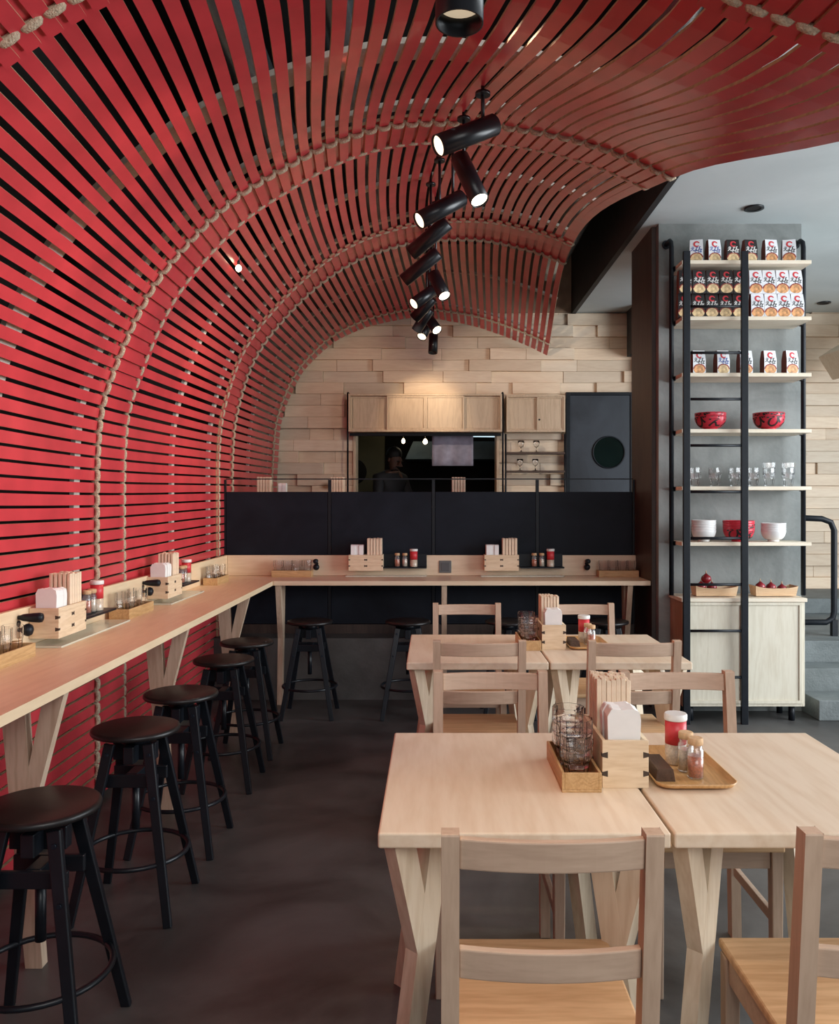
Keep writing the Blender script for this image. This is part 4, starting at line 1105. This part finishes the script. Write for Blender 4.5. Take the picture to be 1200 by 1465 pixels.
# boat baskets with onions
def make_boat():
    m = MB(); L, Wd, H = .13, .065, .05
    n = 16; vs = []; fs = []
    for k in range(n + 1):
        f = k / n * 2 - 1; x = L * f; zz = H + .016 * abs(f) ** 3
        for a, b in ((-Wd, zz), (-Wd * .72, .0), (Wd * .72, .0), (Wd, zz)): vs.append((x * (1.0 if b == 0 else 1.06), a, b))
    for k in range(n):
        for q in range(3): fs.append((k * 4 + q, (k + 1) * 4 + q, (k + 1) * 4 + q + 1, k * 4 + q + 1))
    fs += [(0, 1, 2, 3), tuple(n * 4 + q for q in (3, 2, 1, 0))]
    m.add(vs, fs)
    o = m.build('boat_basket', M['basket']); s_ = o.modifiers.new('Solid', 'SOLIDIFY'); s_.thickness = .004; s_.offset = -1
    return o
boat = Series(make_boat()); tag(boat.p, 'x', 'basket')
on_ = thing('red_onion', 'x', 'onion')
MB().lathe([(.004, -.030), (.018, -.026), (.030, -.012), (.033, .002), (.028, .017), (.014, .027), (.005, .036)], 18).build('bulb', M['onion'], on_)
MB().lathe([(.005, .036), (.003, .048), (.001, .055)], 8).build('stem', M['edge'], on_)
onion = Series(on_)
for x, lab in ((1.845, 'left'), (2.235, 'right')):
    boat.put(f'thin wooden boat basket on the low cabinet, the {"one behind the ladder" if lab == "left" else "one clear of the ladder"}', (x, 5.52, .8055), 0, 'wooden boat baskets')
    for j, (dx, dy, dz) in enumerate(((-.085, 0, .052), (-.012, .008, .046), (-.05, .004, .104) if lab == 'left' else (.055, -.003, .036))):
        onion.put(f'red onion in the {"basket behind the ladder" if lab == "left" else "basket clear of the ladder"}, {["at the end", "in the middle", "heaped on top" if lab == "left" else "towards the empty end"][j]}', (x + dx, 5.52 + dy, .807 + dz + .002), .3 * j, 'red onions')

# railing at the steps
t = thing('stair_railing', 'black tubular railing beside the concrete steps', 'railing', (2.62, 6.2, .43))
MB().tube([(-.10, 0, .88), (.25, 0, .865), (.315, 0, .84), (.34, 0, .78), (.34, 0, .18), (.33, 0, .13), (.28, 0, .10), (-.10, 0, .10)], .022, 12).build('handrail', M['black'], t)
MB().box(.32, .36, -.02, .02, 0, .12).build('foot_post', M['black'], t)

# ------------------------------------------------------------------ camera
cam = bpy.data.cameras.new('Camera'); co = bpy.data.objects.new('Camera', cam); COL.objects.link(co)
cam.sensor_fit = 'HORIZONTAL'; cam.sensor_width = 36; cam.lens = 36
cam.shift_x = -20 / 1200; cam.shift_y = -14.5 / 1200
co.location = (0, 0, 1.42); co.rotation_euler = (PI / 2, 0, 0)
cam.clip_end = 60
sc.camera = co

# ------------------------------------------------------------------ light
w = bpy.data.worlds.new('World'); sc.world = w; w.use_nodes = True
bg = w.node_tree.nodes['Background']; bg.inputs['Color'].default_value = (.80, .90, 1.0, 1); bg.inputs['Strength'].default_value = .62
def area(name, loc, target, sx, sy, power, col):
    l = bpy.data.lights.new(name, 'AREA'); l.shape = 'RECTANGLE'; l.size = sx; l.size_y = sy; l.energy = power; l.color = col
    o = bpy.data.objects.new(name, l); COL.objects.link(o); o.location = loc
    o.rotation_euler = (V(target) - V(loc)).to_track_quat('-Z', 'Y').to_euler(); return o
area('window_daylight', (5.6, 3.0, 1.8), (0, 3.8, 1.3), 4.5, 2.6, 380, (.90, .96, 1.0))
area('front_fill', (1.0, -.7, 2.5), (0.3, 2.2, .8), 2.2, 1.5, 56, (1.0, .97, .93))  # unseen fill light added behind the camera to brighten the front chairs
def spot(a, target, power, size=50, col=(1, .78, .52), blend=.6, r=.03):
    l = bpy.data.lights.new('spot_beam', 'SPOT'); l.energy = power; l.spot_size = math.radians(size); l.spot_blend = blend; l.color = col; l.shadow_soft_size = r
    o = bpy.data.objects.new('spot_beam', l); COL.objects.link(o); o.location = a
    o.rotation_euler = (V(target) - V(a)).to_track_quat('-Z', 'Y').to_euler()
for i, p in ((0, 22), (1, 30), (2, 26), (3, 30), (4, 25), (5, 25), (6, 25), (7, 25), (8, 20), (10, 20)):
    a, b = lamp_ab(i); d = (a - b).normalized()
    spot(a + d * .015, a + d, p, 60)
spot((-.06, 7.60, 2.74), (-.08, 8.2, 2.3), 15, 70)
spot((.07, 6.30, 2.74), (.9, 8.4, 2.3), 38, 62, (1, .86, .68))  # extra beam added to brighten the right of the back wall
spot((-.10, 6.30, 2.74), (-.7, 8.4, 2.2), 26, 62, (1, .82, .62))  # extra beam added to brighten the left of the back wall
spot((.25, 2.7, 2.95), (.40, 2.2, .7), 38, 62, (1, .90, .76), r=.10)  # added beam over the front tables, no lamp hangs here
spot((.3, 4.7, 2.95), (.5, 4.1, .7), 22, 55, (1, .86, .68), r=.10)  # added beam over the rear tables, no lamp hangs here
spot((-.3, 4.3, 3.0), (-1.35, 4.0, .87), 16, 60, (1, .86, .68), r=.10)  # counter beams, not from any modelled lamp
spot((-.3, 3.0, 3.0), (-1.35, 2.9, .87), 12, 60, (1, .86, .68), r=.10)
l = bpy.data.lights.new('kitchen_fill', 'POINT'); l.energy = 1.6; l.color = (1, .85, .6); l.shadow_soft_size = .1  # unseen point light added to fill the closed kitchen
o = bpy.data.objects.new('kitchen_fill', l); COL.objects.link(o); o.location = (-.1, 9.6, 2.3)

sc.view_settings.view_transform = 'Standard'
sc.view_settings.look = 'None'
sc.view_settings.exposure = 0
sc.cycles.use_denoising = True
sc.cycles.max_bounces = 20; sc.cycles.transmission_bounces = 20; sc.cycles.transparent_max_bounces = 48
sc.cycles.caustics_reflective = False; sc.cycles.caustics_refractive = True
sc.cycles.sample_clamp_indirect = 6
